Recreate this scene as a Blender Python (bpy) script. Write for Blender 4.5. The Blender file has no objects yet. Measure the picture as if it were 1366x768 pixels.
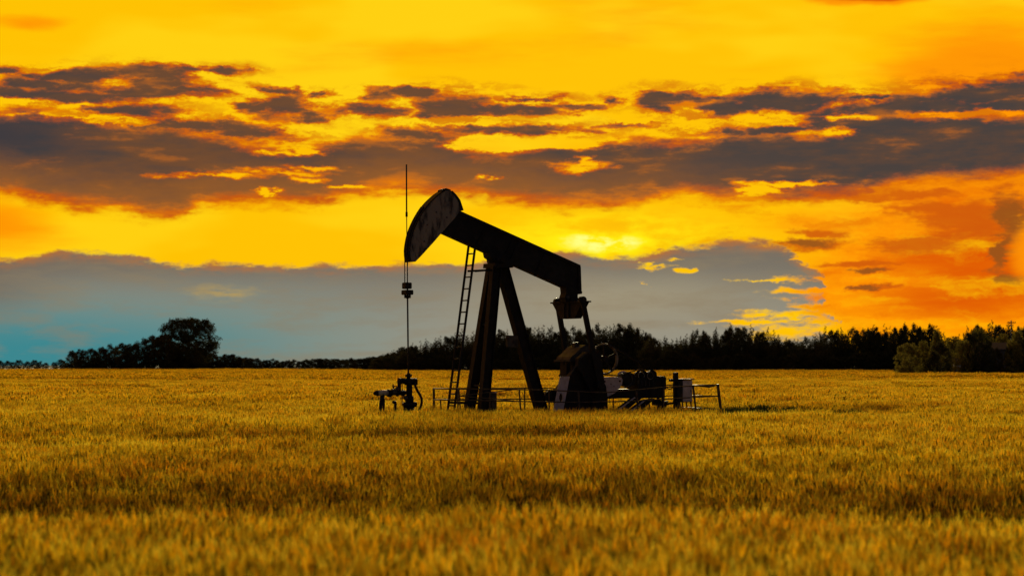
import bpy, bmesh, math, random
import numpy as np
from mathutils import Vector, Matrix

# ------------------------------------------------------------------ camera
sc = bpy.context.scene
C = sc.collection
R = math.radians
FPX = 2880.0            # focal length in photograph pixels (photo is 1366 wide)
HOR = 486.0             # row of the horizon in the photograph
CAMZ = 1.95
cam_d = bpy.data.cameras.new('camera')
cam = bpy.data.objects.new('camera', cam_d)
C.objects.link(cam)
cam.location = (0, 0, CAMZ)
cam.rotation_euler = (R(90), 0, 0)
cam_d.sensor_width = 36
cam_d.lens = 36 * FPX / 1366
cam_d.shift_y = (HOR - 384) / 1366
cam_d.clip_start = 0.1
cam_d.clip_end = 20000
cam_d.dof.use_dof = True
cam_d.dof.focus_distance = 60
cam_d.dof.aperture_fstop = 2.0
sc.camera = cam
sc.view_settings.view_transform = 'Standard'
sc.view_settings.look = 'None'
sc.view_settings.exposure = 0
sc.view_settings.gamma = 1
sc.view_settings.use_curve_mapping = False

# ------------------------------------------------------------------ sky
SUN_AZ = math.atan((800 - 683) / FPX)      # to the right of +Y
SUN_EL = R(8.0)
world = bpy.data.worlds.new('World')
sc.world = world
world.use_nodes = True
wt = world.node_tree
wt.nodes.clear()
world.cycles.sampling_method = 'MANUAL'
world.cycles.sample_map_resolution = 512


def lin(r, g, b):
    def f(c):
        c /= 255.0
        return c / 12.92 if c <= 0.04045 else ((c + 0.055) / 1.055) ** 2.4
    return (f(r), f(g), f(b), 1.0)


class S:
    """a node socket with arithmetic"""
    def __init__(self, tree, sock):
        self.t = tree
        self.s = sock

    def m(self, op, *a, clamp=False):
        n = self.t.nodes.new('ShaderNodeMath')
        n.operation = op
        n.use_clamp = clamp
        for i, v in enumerate((self,) + a):
            if isinstance(v, S):
                self.t.links.new(v.s, n.inputs[i])
            else:
                n.inputs[i].default_value = v
        return S(self.t, n.outputs[0])

    def __add__(self, o): return self.m('ADD', o)
    def __sub__(self, o): return self.m('SUBTRACT', o)
    def __mul__(self, o): return self.m('MULTIPLY', o)
    def __neg__(self): return self.m('MULTIPLY', -1.0)
    def max(self, o): return self.m('MAXIMUM', o)
    def min(self, o): return self.m('MINIMUM', o)

    def ss(self, a, b, lo=0.0, hi=1.0):
        """smoothstep from a to b, onto lo..hi"""
        n = self.t.nodes.new('ShaderNodeMapRange')
        n.interpolation_type = 'SMOOTHSTEP'
        if a > b:
            a, b, lo, hi = b, a, hi, lo
        n.inputs[1].default_value = a
        n.inputs[2].default_value = b
        n.inputs[3].default_value = lo
        n.inputs[4].default_value = hi
        self.t.links.new(self.s, n.inputs[0])
        return S(self.t, n.outputs[0])


def wv(op, a, b=None, c=None):
    n = wt.nodes.new('ShaderNodeVectorMath')
    n.operation = op
    for i, v in enumerate((a, b, c)):
        if v is None:
            continue
        if isinstance(v, S):
            wt.links.new(v.s, n.inputs[i])
        else:
            n.inputs[i].default_value = v
    return S(wt, n.outputs['Value'] if op == 'LENGTH' else n.outputs['Vector'])


def comb(x, y, z=0.0):
    n = wt.nodes.new('ShaderNodeCombineXYZ')
    for i, v in enumerate((x, y, z)):
        if isinstance(v, S):
            wt.links.new(v.s, n.inputs[i])
        else:
            n.inputs[i].default_value = v
    return S(wt, n.outputs[0])


def noise(vec, scale, detail=4.0, rough=0.55, color=False, dist=0.0):
    n = wt.nodes.new('ShaderNodeTexNoise')
    n.noise_dimensions = '2D'
    n.inputs['Scale'].default_value = scale
    n.inputs['Detail'].default_value = detail
    n.inputs['Roughness'].default_value = rough
    n.inputs['Distortion'].default_value = dist
    wt.links.new(vec.s, n.inputs['Vector'])
    return S(wt, n.outputs['Color'] if color else n.outputs[0])


def mixc(f, a, b):
    n = wt.nodes.new('ShaderNodeMix')
    n.data_type = 'RGBA'
    if isinstance(f, S):
        wt.links.new(f.s, n.inputs[0])
    else:
        n.inputs[0].default_value = f
    for i, v in ((6, a), (7, b)):
        if isinstance(v, S):
            wt.links.new(v.s, n.inputs[i])
        else:
            n.inputs[i].default_value = v
    return S(wt, n.outputs[2])


tc = wt.nodes.new('ShaderNodeTexCoord')
sep = wt.nodes.new('ShaderNodeSeparateXYZ')
nrm = wv('NORMALIZE', S(wt, tc.outputs['Generated']))
wt.links.new(nrm.s, sep.inputs[0])
dx, dy, dz = (S(wt, sep.outputs[i]) for i in range(3))
K = FPX / 100.0
U = dx.m('ARCTAN2', dy) * K          # azimuth, one unit = two degrees
V = dz.m('ARCSINE') * K              # elevation, the same unit


def su(px): return math.atan((px - 683) / FPX) * K
def sv(py): return math.atan((HOR - py) / FPX) * K


P0 = comb(U, V)
# turbulence: stretched along the horizon
n1 = noise(wv('MULTIPLY', P0, (0.55, 1.5, 1.0)), 1.0, 4, 0.6, color=True)
n2 = noise(wv('MULTIPLY', P0, (2.4, 6.0, 1.0)), 1.0, 4, 0.7, color=True)
n3 = noise(wv('MULTIPLY_ADD', P0, (1.25, 5.2, 1.0), (7.3, 2.1, 0)), 1.0, 8, 0.66)
n3 = (n3 - 0.5) * 1.7 + 0.5
w1 = wv('MULTIPLY', wv('SUBTRACT', n1, (0.5, 0.5, 0.5)), (0.55, 0.16, 0))
w2 = wv('MULTIPLY', wv('SUBTRACT', n2, (0.5, 0.5, 0.5)), (0.70, 0.16, 0))
P = wv('ADD', wv('ADD', P0, w1), w2)           # strongly warped
Pw = wv('ADD', P0, wv('MULTIPLY', wv('SUBTRACT', n1, (0.5, 0.5, 0.5)), (0.5, 0.22, 0)))
spw = wt.nodes.new('ShaderNodeSeparateXYZ')
wt.links.new(P.s, spw.inputs[0])
UP, VP = S(wt, spw.outputs[0]), S(wt, spw.outputs[1])


def dist(p, px, py, rx, ry):
    a, b = 100.0 / rx, 100.0 / ry
    return wv('LENGTH', wv('MULTIPLY_ADD', p, (a, b, 0), (-su(px) * a, -sv(py) * b, 0)))


def blob(px, py, rx, ry, p=None):
    return dist(p or Pw, px, py, rx, ry).ss(1.0, 0.0)


def union(lst, p=None):
    d = None
    for e in lst:
        x = dist(p or P, *e)
        d = x if d is None else d.min(x)
    return d


def curve(pts, u):
    """elevation of an edge as a function of azimuth, from photograph points"""
    n = wt.nodes.new('ShaderNodeFloatCurve')
    cm = n.mapping
    c = cm.curves[0]
    xs = [((su(x) + 7.2) / 14.4, sv(y) / 6.0) for x, y in pts]
    while len(c.points) < len(xs):
        c.points.new(0.5, 0.5)
    for p, q in zip(c.points, xs):
        p.location = q
        p.handle_type = 'AUTO'
    cm.extend = 'HORIZONTAL'
    cm.update()
    x = u.m('MULTIPLY_ADD', 1 / 14.4, 0.5, clamp=True)
    wt.links.new(x.s, n.inputs['Value'])
    return S(wt, n.outputs[0]) * 6.0


# ---- bright background: gold, with orange regions
gold, pale = lin(255, 194, 0), lin(255, 208, 14)
orange, deep = lin(255, 150, 0), lin(222, 88, 0)
base = mixc(noise(wv('MULTIPLY', P0, (0.25, 0.9, 1)), 1.0, 3, 0.5).ss(0.42, 0.6), gold, pale)
soft = noise(wv('MULTIPLY_ADD', P0, (0.22, 1.3, 1.0), (3, 9, 0)), 1.0, 5, 0.55)
O = blob(1330, 110, 260, 150) * 0.75
O = O.max(blob(1340, 330, 420, 190) * 1.25).max(blob(1080, 300, 230, 50) * 0.75)
O = O.max(blob(1250, 410, 330, 100) * 1.0).max(blob(-20, 300, 160, 80) * 0.55)
O = O.max(blob(30, 40, 130, 28) * 0.7).max(blob(1160, 2, 120, 20) * 1.7).max(blob(1360, 0, 120, 14) * 1.2)
O = O.max(blob(500, 62, 420, 26) * 0.28).max(blob(1000, 95, 300, 30) * 0.25)
O = O.max(U.ss(7.5, 12.0) * 0.75).max(U.ss(-7.5, -13.0) * 0.75)
O = O + (soft - 0.47) * 1.9 * V.ss(5.2, 2.6, 0.85, 0.6)
base = mixc(O.ss(0.08, 0.75), base, orange)
base = mixc(O.ss(0.75, 1.35), base, deep)
hi = noise(wv('MULTIPLY_ADD', P, (0.8, 3.4, 1.0), (8, 3, 0)), 1.0, 6, 0.6)
base = mixc(hi.ss(0.46, 0.78) * U.ss(0.6, 2.2) * V.ss(2.45, 2.1) * 0.75, base, lin(255, 190, 4))
base = mixc(hi.ss(0.54, 0.22) * U.ss(0.9, 2.6) * V.ss(2.45, 2.1) * 0.65, base, lin(226, 92, 0))
# dark orange whirls of the right
sw = union([(1300, 300, 75, 28), (1250, 285, 60, 14), (1345, 292, 26, 42), (1120, 266, 110, 7), (1230, 264, 80, 8),
            (1338, 330, 16, 34), (1065, 327, 45, 8), (1090, 313, 40, 6), (1150, 352, 60, 5), (1160, 362, 26, 5), (1175, 385, 30, 4),
            (1220, 330, 70, 10)], P)
base = mixc((sw + (n3 - 0.5) * 1.3).ss(1.25, 0.45) * 0.85, base, lin(205, 88, 8))
sw2 = union([(1350, 296, 24, 34), (1336, 338, 15, 34), (1352, 372, 18, 10), (1150, 362, 24, 3.5), (1165, 385, 20, 3), (1070, 325, 32, 5)], P)
base = mixc((sw2 + (n3 - 0.5) * 0.6).ss(1.3, 0.4) * 0.8, base, lin(138, 80, 26))
base = mixc(dist(Pw, 1380, 338, 36, 48).ss(1.05, 0.35) * 0.9, base, lin(255, 146, 2))
# the glow in front of the hidden sun
G = blob(800, 316, 330, 72) * 0.6 + blob(795, 326, 85, 20)
G = G * noise(wv('MULTIPLY', P0, (1.3, 3.6, 1)), 1.0, 5, 0.6).ss(0.2, 0.62, 0.25, 1.15)
base = mixc(G.ss(0.1, 0.85), base, lin(255, 236, 12))
base = mixc(G.ss(0.75, 1.35), base, lin(255, 255, 130))

# ---- the cloud bank and the torn clouds above it
top = curve([(-40, 158), (60, 158), (120, 164), (200, 172), (290, 186), (350, 196), (400, 193), (450, 184), (520, 176),
             (585, 174), (612, 192), (640, 202), (690, 200), (745, 192), (800, 185), (880, 187), (925, 188), (975, 176),
             (1030, 176), (1080, 184), (1140, 176), (1180, 158), (1250, 166), (1320, 164), (1400, 168)], UP)
bot = curve([(-40, 262), (20, 268), (80, 282), (160, 284), (230, 292), (275, 278), (340, 276), (420, 276), (470, 264),
             (560, 258), (620, 262), (690, 270), (770, 274), (850, 274), (900, 262), (960, 266), (1040, 268), (1120, 266), (1180, 258),
             (1230, 250), (1300, 247), (1400, 238)], UP)
bank_t = (top - VP + (n3 - 0.5) * 0.16)
bank_b = (VP - bot + (n3 - 0.5) * 0.16)
bank = bank_t.ss(-0.11, 0.18) * bank_b.ss(-0.17, 0.30)
torn = union([(75, 110, 50, 8), (120, 106, 40, 7), (190, 101, 62, 9), (255, 98, 30, 6), (296, 98, 26, 6), (215, 116, 46, 8), (5, 104, 26, 5),
              (20, 134, 95, 11), (110, 138, 70, 9), (60, 122, 60, 7), (165, 154, 54, 9), (200, 130, 66, 8), (245, 125, 30, 6), (250, 172, 75, 8), (305, 168, 24, 5), (330, 182, 50, 7),
              (376, 145, 32, 15), (371, 125, 20, 6), (345, 149, 22, 6), (418, 158, 22, 6),
              (425, 127, 14, 4), (500, 148, 52, 7), (506, 129, 22, 6), (556, 124, 36, 6), (612, 143, 48, 16), (680, 146, 64, 6), (575, 155, 30, 8), (705, 132, 40, 4),
              (690, 173, 78, 6), (560, 178, 46, 7), (770, 143, 34, 5), (820, 133, 14, 6), (880, 133, 24, 10), (890, 150, 20, 8), (840, 168, 40, 3),
              (930, 132, 60, 7), (965, 148, 50, 13), (1015, 135, 70, 10), (1070, 142, 60, 14), (1105, 160, 36, 20), (1040, 176, 60, 6),
              (1180, 148, 60, 8), (1245, 142, 70, 14), (1310, 134, 80, 13), (1366, 128, 70, 14), (1150, 170, 60, 11), (1210, 170, 60, 12), (960, 178, 50, 5), (1160, 135, 30, 4),
              (1340, 148, 70, 9), (1290, 174, 120, 10)])
thin = noise(wv('MULTIPLY_ADD', P0, (0.9, 4.2, 1.0), (5, 1, 0)), 1.0, 6, 0.62)
tornm = (torn + (n3 - 0.5) * 1.7 + (thin - 0.5) * 1.2).ss(1.95, 0.25)
cl = bank.max(tornm)
# bright gaps
gap = union([(290, 237, 80, 4.5), (375, 231, 66, 6), (425, 223, 30, 3.5), (405, 240, 26, 4), (775, 226, 34, 8), (782, 217, 10, 8), (638, 237, 18, 3),
             (690, 193, 90, 8), (910, 172, 50, 9), (1015, 163, 52, 7), (925, 152, 20, 8), (1118, 181, 32, 5), (1265, 159, 44, 5), (1330, 158, 50, 3),
             (1060, 248, 62, 4), (1010, 255, 30, 4), (860, 160, 50, 8), (640, 163, 120, 5), (395, 203, 40, 6), (45, 146, 80, 4), (110, 160, 60, 4), (160, 168, 40, 3), (1120, 160, 26, 3),
             (350, 258, 12, 4), (455, 250, 20, 3)], P)
gapm = (gap + (n3 - 0.5) * 1.6 + (thin - 0.5) * 1.5).ss(1.7, 0.1)
cl = (cl - gapm * 0.93).max(0.0) * thin.ss(0.25, 0.5, 0.72, 1.0)
rim = mixc(thin.ss(0.35, 0.65), lin(232, 122, 0), lin(206, 88, 4))
warm, cool = lin(126, 82, 44), lin(84, 72, 66)
c_dark = mixc(((thin - 0.5) * 2.6 + U.ss(-1.0, 3.4) * 0.75 + U.ss(-4.0, -6.8) * 0.5 + 0.05).m('MULTIPLY', 1.0, clamp=True), lin(108, 72, 48), lin(72, 63, 60))
c_dark = mixc(blob(-20, 190, 200, 60) * 0.9, c_dark, lin(56, 56, 62))
c_dark = mixc(bank_b.ss(0.75, 0.05) * U.ss(4.5, 0.0) * 0.7, c_dark, lin(160, 96, 38))
# thin shreds of cloud between the larger ones
shred = noise(wv('MULTIPLY_ADD', P, (1.9, 8.5, 1.0), (2, 6, 0)), 1.0, 6, 0.62)
shred = shred.ss(0.44, 0.62) * torn.ss(2.9, 1.2) * V.ss(2.6, 3.1) * V.ss(4.15, 3.8)
base = mixc(shred * 0.85, base, lin(212, 112, 6))
col = mixc(cl.ss(0.03, 0.5), base, rim)
col = mixc(cl.ss(0.3, 0.95), col, c_dark)

# ---- grey veil low over the horizon
vt = curve([(-40, 352), (20, 348), (60, 344), (110, 338), (150, 340), (195, 346), (235, 351), (330, 352), (450, 352), (530, 352), (620, 350),
            (680, 344), (740, 337), (800, 340), (850, 342), (890, 333), (940, 326), (1000, 324), (1030, 328), (1060, 344), (1085, 358), (1100, 374), (1106, 380),
            (1112, 470), (1150, 486), (1400, 486)], UP)
edge = (vt - VP + (n3 - 0.5) * 0.12)
veil = edge.ss(-0.03, 0.05)
rag = union([(1120, 372, 80, 4), (1090, 390, 40, 5), (1130, 398, 70, 6), (1110, 415, 60, 6), (1060, 422, 60, 5), (1000, 432, 70, 3), (1115, 440, 110, 14),
             (875, 355, 30, 3), (862, 352, 14, 3), (925, 360, 8, 3), (868, 377, 8, 2), (905, 345, 22, 2), (1030, 374, 40, 2)], P)
ragm = (rag + (n3 - 0.5) * 2.2).ss(1.3, 0.4)
veil = (veil - ragm).max(0.0)
vc = mixc(V.ss(1.6, 0.3), lin(116, 108, 96), lin(150, 146, 130))
vc = mixc(blob(820, 400, 330, 60) * 0.8, vc, lin(160, 149, 122))
vc = mixc(U.ss(0.0, -4.5) * V.ss(1.35, 0.3), vc, lin(108, 138, 134))
vc = mixc(blob(20, 476, 440, 95) * 1.05, vc, lin(58, 134, 142))
vc = mixc(blob(-40, 380, 160, 70) * 0.7, vc, lin(112, 98, 84))
vc = mixc(V.ss(1.0, 1.5) * U.ss(0.0, -3.0) * 0.75, vc, lin(116, 104, 90))
vc = mixc(blob(295, 392, 66, 16, P) * n3.ss(0.2, 0.7), vc, lin(176, 150, 92))
vc = mixc(((thin - 0.5) * 1.8).m('ADD', 0.1, clamp=True), vc, lin(140, 124, 98))
vc = mixc(edge.ss(0.2, -0.02) * n3.ss(0.25, 0.75) * 0.8, vc, lin(196, 112, 24))
col = mixc(veil, col, vc)

# ---- the rest of the dome: the gold with torn bands thins out overhead and turns to dusk grey opposite the sun
win = V.ss(7.6, 6.4) * V.ss(-1.6, -0.6) * U.m('ABSOLUTE').ss(10.5, 8.5)
far = noise(wv('MULTIPLY_ADD', P0, (0.12, 0.45, 1.0), (11, 4, 0)), 1.0, 4, 0.6)
plain = mixc(U.m('ABSOLUTE').ss(5.0, 12.0), lin(255, 200, 6), lin(255, 160, 4))
plain = mixc(far.ss(0.48, 0.66) * 0.85, plain, lin(128, 90, 60))
plain = mixc(V.ss(18.0, 44.0) * 0.6, plain, lin(198, 160, 108))
plain = mixc(dy.ss(-0.05, 0.88), lin(74, 73, 84), plain)

sky = wt.nodes.new('ShaderNodeTexSky')
sky.sky_type = 'NISHITA'
sky.sun_disc = False
sky.sun_elevation = SUN_EL
sky.sun_rotation = SUN_AZ
sky.dust_density = 2.0
bg1 = wt.nodes.new('ShaderNodeBackground')
wt.links.new(sky.outputs[0], bg1.inputs[0])
bg1.inputs[1].default_value = 0.05
bgs = []
for c_ in (plain, col):
    b_ = wt.nodes.new('ShaderNodeBackground')
    wt.links.new(c_.s, b_.inputs[0])
    bgs.append(b_)
bg2 = wt.nodes.new('ShaderNodeMixShader')
wt.links.new(win.s, bg2.inputs[0])
wt.links.new(bgs[0].outputs[0], bg2.inputs[1])
wt.links.new(bgs[1].outputs[0], bg2.inputs[2])
# clouds and veil cover the clear sky almost everywhere
mx = wt.nodes.new('ShaderNodeMixShader')
mx.inputs[0].default_value = 0.998
wt.links.new(bg1.outputs[0], mx.inputs[1])
wt.links.new(bg2.outputs[0], mx.inputs[2])
wo = wt.nodes.new('ShaderNodeOutputWorld')
wt.links.new(mx.outputs[0], wo.inputs[0])

# ------------------------------------------------------------------ sun, low and veiled by the cloud bank
sun_d = bpy.data.lights.new('sun', 'SUN')
sun_d.energy = 5.0
sun_d.angle = R(12)
sun_d.color = (1.0, 0.88, 0.5)
sun = bpy.data.objects.new('sun', sun_d)
C.objects.link(sun)
sdir = Vector((math.sin(SUN_AZ) * math.cos(SUN_EL), math.cos(SUN_AZ) * math.cos(SUN_EL), math.sin(SUN_EL)))
sun.rotation_euler = (-sdir).to_track_quat('-Z', 'Y').to_euler()
sun.location = (4, 120, 40)

# ------------------------------------------------------------------ helpers
random.seed(7)
rng = np.random.default_rng(11)


def at(px, py, d):
    """a point at distance d seen at a pixel of the photograph"""
    return Vector(((px - 683) / FPX * d, d, CAMZ + (HOR - py) / FPX * d))


def tag(o, label=None, cat=None, group=None, kind=None):
    if label: o['label'] = label
    if cat: o['category'] = cat
    if group: o['group'] = group
    if kind: o['kind'] = kind
    return o


def empty(name, loc=(0, 0, 0), rz=0.0):
    o = bpy.data.objects.new(name, None)
    o.empty_display_size = 0.3
    o.location = loc
    o.rotation_euler = (0, 0, rz)
    C.objects.link(o)
    return o


def link(name, mesh, mat=None, parent=None):
    o = bpy.data.objects.new(name, mesh)
    if mat and not mesh.materials:
        mesh.materials.append(mat)
    C.objects.link(o)
    o.parent = parent
    return o


def np_mesh(name, verts, faces, mats=None, midx=None, smooth=False):
    """verts (n,3), faces (m,k) of equal size k"""
    me = bpy.data.meshes.new(name)
    verts = np.asarray(verts, dtype=np.float32)
    faces = np.asarray(faces, dtype=np.int32)
    k = faces.shape[1]
    me.vertices.add(len(verts))
    me.vertices.foreach_set('co', verts.ravel())
    me.loops.add(faces.size)
    me.loops.foreach_set('vertex_index', faces.ravel())
    me.polygons.add(len(faces))
    me.polygons.foreach_set('loop_start', np.arange(0, faces.size, k, dtype=np.int32))
    for m_ in mats or []:
        me.materials.append(m_)
    if midx is not None:
        me.polygons.foreach_set('material_index', np.asarray(midx, dtype=np.int32))
    if smooth:
        me.polygons.foreach_set('use_smooth', np.ones(len(faces), dtype=bool))
    me.update(calc_edges=True)
    me.validate()
    return me


class MB:
    """collects shapes and links them as one mesh object"""
    def __init__(self):
        self.bm = bmesh.new()

    def poly(self, pts):
        vs = [self.bm.verts.new(p) for p in pts]
        return vs

    def prism(self, a, b):
        """two matching rings of points joined into a closed solid"""
        va = [self.bm.verts.new(p) for p in a]
        vb = [self.bm.verts.new(p) for p in b]
        n = len(a)
        self.bm.faces.new(va)
        self.bm.faces.new(list(reversed(vb)))
        for i in range(n):
            j = (i + 1) % n
            self.bm.faces.new((va[j], va[i], vb[i], vb[j]))
        return self

    def box(self, c, s, rot=None):
        hx, hy, hz = s[0] / 2, s[1] / 2, s[2] / 2
        c = Vector(c)
        pts = [Vector((x, y, z)) for z in (-hz, hz) for x, y in ((-hx, -hy), (hx, -hy), (hx, hy), (-hx, hy))]
        if rot is not None:
            pts = [rot @ p for p in pts]
        pts = [p + c for p in pts]
        return self.prism(pts[:4], pts[4:])

    def bar(self, p, q, w, h, up=(0, 1, 0)):
        """rectangular bar from p to q; w along 'up', h across"""
        p, q = Vector(p), Vector(q)
        d = (q - p).normalized()
        u = Vector(up)
        u = (u - d * u.dot(d)).normalized()
        v = d.cross(u)
        ring = [u * (w / 2) + v * (h / 2), -u * (w / 2) + v * (h / 2), -u * (w / 2) - v * (h / 2), u * (w / 2) - v * (h / 2)]
        return self.prism([p + r for r in ring], [q + r for r in ring])

    def tube(self, pts, r, seg=8, r1=None):
        pts = [Vector(p) for p in pts]
        rings = []
        n = len(pts)
        for i, p in enumerate(pts):
            d = (pts[min(i + 1, n - 1)] - pts[max(i - 1, 0)]).normalized()
            a = d.cross(Vector((0.0, 1.0, 0.0)))
            if a.length < 0.2:
                a = d.cross(Vector((1.0, 0, 0)))
            a.normalize()
            b = d.cross(a)
            rr = r if r1 is None else r + (r1 - r) * i / max(1, n - 1)
            rings.append([self.bm.verts.new(p + a * (rr * math.cos(t * 2 * math.pi / seg)) + b * (rr * math.sin(t * 2 * math.pi / seg))) for t in range(seg)])
        for i in range(n - 1):
            for t in range(seg):
                u = (t + 1) % seg
                f = self.bm.faces.new((rings[i][t], rings[i][u], rings[i + 1][u], rings[i + 1][t]))
                f.smooth = True
        self.bm.faces.new(list(reversed(rings[0])))
        self.bm.faces.new(rings[-1])
        return self

    def cyl(self, c, axis, r, ln, seg=16, r1=None):
        c = Vector(c)
        a = Vector(axis).normalized()
        return self.tube([c - a * ln / 2, c + a * ln / 2], r, seg, r1)

    def ring(self, c, axis, R_, r, seg=28, sub=6, a0=0, a1=360, ry=None):
        """a torus or an arc of one"""
        c = Vector(c)
        a = Vector(axis).normalized()
        x = a.cross(Vector((0, 0, 1))).normalized()
        z = x.cross(a)
        full = (a1 - a0) >= 360
        cnt = seg if full else seg + 1
        rings = []
        for i in range(cnt):
            t = R(a0 + (a1 - a0) * i / seg)
            rad = x * math.cos(t) + z * math.sin(t)
            rings.append([self.bm.verts.new(c + rad * (R_ + r * math.cos(k * 2 * math.pi / sub)) + a * ((ry or r) * math.sin(k * 2 * math.pi / sub))) for k in range(sub)])
        for i in range(seg):
            A, B = rings[i], rings[(i + 1) % cnt]
            for k in range(sub):
                l = (k + 1) % sub
                self.bm.faces.new((A[k], A[l], B[l], B[k]))
        return self

    def build(self, name, mat, parent=None, bevel=0.0):
        if bevel:
            bmesh.ops.bevel(self.bm, geom=self.bm.edges[:], offset=bevel, segments=1, affect='EDGES', clamp_overlap=True)
        bmesh.ops.recalc_face_normals(self.bm, faces=self.bm.faces[:])
        me = bpy.data.meshes.new(name)
        self.bm.to_mesh(me)
        self.bm.free()
        return link(name, me, mat, parent)


def mat_new(name):
    m = bpy.data.materials.new(name)
    m.use_nodes = True
    nt = m.node_tree
    b = nt.nodes['Principled BSDF']
    return m, nt, b


def paint(name, c1, c2, rough=0.6, scale=6.0, lo=0.45, hi=0.6, metal=0.0, bump=0.15, c3=None, spec=0.18, stretch=None):
    """worn paint: two tones in blotches, fine grain, uneven gloss"""
    m, nt, b = mat_new(name)
    tcn = nt.nodes.new('ShaderNodeTexCoord')
    n = nt.nodes.new('ShaderNodeTexNoise')
    n.inputs['Scale'].default_value = scale
    n.inputs['Detail'].default_value = 6
    n.inputs['Roughness'].default_value = 0.65
    nt.links.new(tcn.outputs['Object'], n.inputs['Vector'])
    if stretch:
        mp = nt.nodes.new('ShaderNodeMapping')
        mp.inputs['Rotation'].default_value = (0, R(stretch[0]), 0)
        mp.inputs['Scale'].default_value = stretch[1]
        nt.links.new(tcn.outputs['Object'], mp.inputs['Vector'])
        nt.links.new(mp.outputs[0], n.inputs['Vector'])
    r = nt.nodes.new('ShaderNodeValToRGB')
    r.color_ramp.elements[0].position = lo
    r.color_ramp.elements[0].color = (*c1, 1)
    r.color_ramp.elements[1].position = hi
    r.color_ramp.elements[1].color = (*c2, 1)
    if c3:
        e = r.color_ramp.elements.new(min(0.98, hi + 0.1))
        e.color = (*c3, 1)
    nt.links.new(n.outputs[0], r.inputs[0])
    nt.links.new(r.outputs[0], b.inputs['Base Color'])
    b.inputs['Roughness'].default_value = rough
    b.inputs['Metallic'].default_value = metal
    b.inputs['Specular IOR Level'].default_value = spec
    n2_ = nt.nodes.new('ShaderNodeTexNoise')
    n2_.inputs['Scale'].default_value = scale * 7
    n2_.inputs['Detail'].default_value = 4
    nt.links.new(tcn.outputs['Object'], n2_.inputs['Vector'])
    mr = nt.nodes.new('ShaderNodeMapRange')
    mr.inputs[3].default_value = max(0.1, rough - 0.2)
    mr.inputs[4].default_value = min(1.0, rough + 0.2)
    nt.links.new(n2_.outputs[0], mr.inputs[0])
    nt.links.new(mr.outputs[0], b.inputs['Roughness'])
    bp = nt.nodes.new('ShaderNodeBump')
    bp.inputs['Strength'].default_value = bump
    bp.inputs['Distance'].default_value = 0.01
    nt.links.new(n2_.outputs[0], bp.inputs['Height'])
    nt.links.new(bp.outputs[0], b.inputs['Normal'])
    return m


def foliage(name, c1, c2, trans=0.3, var=0.35, rough=0.7, pscale=0.25, c3=None, c3r=(0.6, 0.95)):
    """leaf or straw: diffuse with some light passing through, tone differing from plant to plant and place to place"""
    m, nt, b = mat_new(name)
    nt.nodes.remove(b)
    out = nt.nodes['Material Output']
    geo = nt.nodes.new('ShaderNodeNewGeometry')
    n = nt.nodes.new('ShaderNodeTexNoise')
    n.inputs['Scale'].default_value = pscale
    n.inputs['Detail'].default_value = 5
    n.inputs['Roughness'].default_value = 0.6
    nt.links.new(geo.outputs['Position'], n.inputs['Vector'])
    mr = nt.nodes.new('ShaderNodeMapRange')
    mr.inputs[1].default_value = 0.33
    mr.inputs[2].default_value = 0.67
    nt.links.new(n.outputs[0], mr.inputs[0])
    mix = nt.nodes.new('ShaderNodeMix')
    mix.data_type = 'RGBA'
    mix.inputs[6].default_value = (*c1, 1)
    mix.inputs[7].default_value = (*c2, 1)
    nt.links.new(mr.outputs[0], mix.inputs[0])
    src = mix.outputs[2]
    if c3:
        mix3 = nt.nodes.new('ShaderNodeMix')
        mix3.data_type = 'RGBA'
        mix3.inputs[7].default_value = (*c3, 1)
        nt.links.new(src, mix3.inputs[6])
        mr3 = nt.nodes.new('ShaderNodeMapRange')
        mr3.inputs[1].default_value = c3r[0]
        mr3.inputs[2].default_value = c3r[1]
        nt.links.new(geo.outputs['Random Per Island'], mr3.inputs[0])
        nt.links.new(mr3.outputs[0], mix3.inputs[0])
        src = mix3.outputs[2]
    hs = nt.nodes.new('ShaderNodeHueSaturation')
    nt.links.new(src, hs.inputs['Color'])
    mv = nt.nodes.new('ShaderNodeMapRange')
    mv.inputs[3].default_value = 1 - var
    mv.inputs[4].default_value = 1 + var
    fr = nt.nodes.new('ShaderNodeMath')
    fr.operation = 'MULTIPLY'
    fr.inputs[1].default_value = 37.7
    nt.links.new(geo.outputs['Random Per Island'], fr.inputs[0])
    fr2 = nt.nodes.new('ShaderNodeMath')
    fr2.operation = 'FRACT'
    nt.links.new(fr.outputs[0], fr2.inputs[0])
    nt.links.new(fr2.outputs[0], mv.inputs[0])
    nt.links.new(mv.outputs[0], hs.inputs['Value'])
    d = nt.nodes.new('ShaderNodeBsdfDiffuse')
    t = nt.nodes.new('ShaderNodeBsdfTranslucent')
    nt.links.new(hs.outputs[0], d.inputs[0])
    nt.links.new(hs.outputs[0], t.inputs[0])
    ms = nt.nodes.new('ShaderNodeMixShader')
    ms.inputs[0].default_value = trans
    nt.links.new(d.outputs[0], ms.inputs[1])
    nt.links.new(t.outputs[0], ms.inputs[2])
    nt.links.new(ms.outputs[0], out.inputs[0])
    return m


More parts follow.
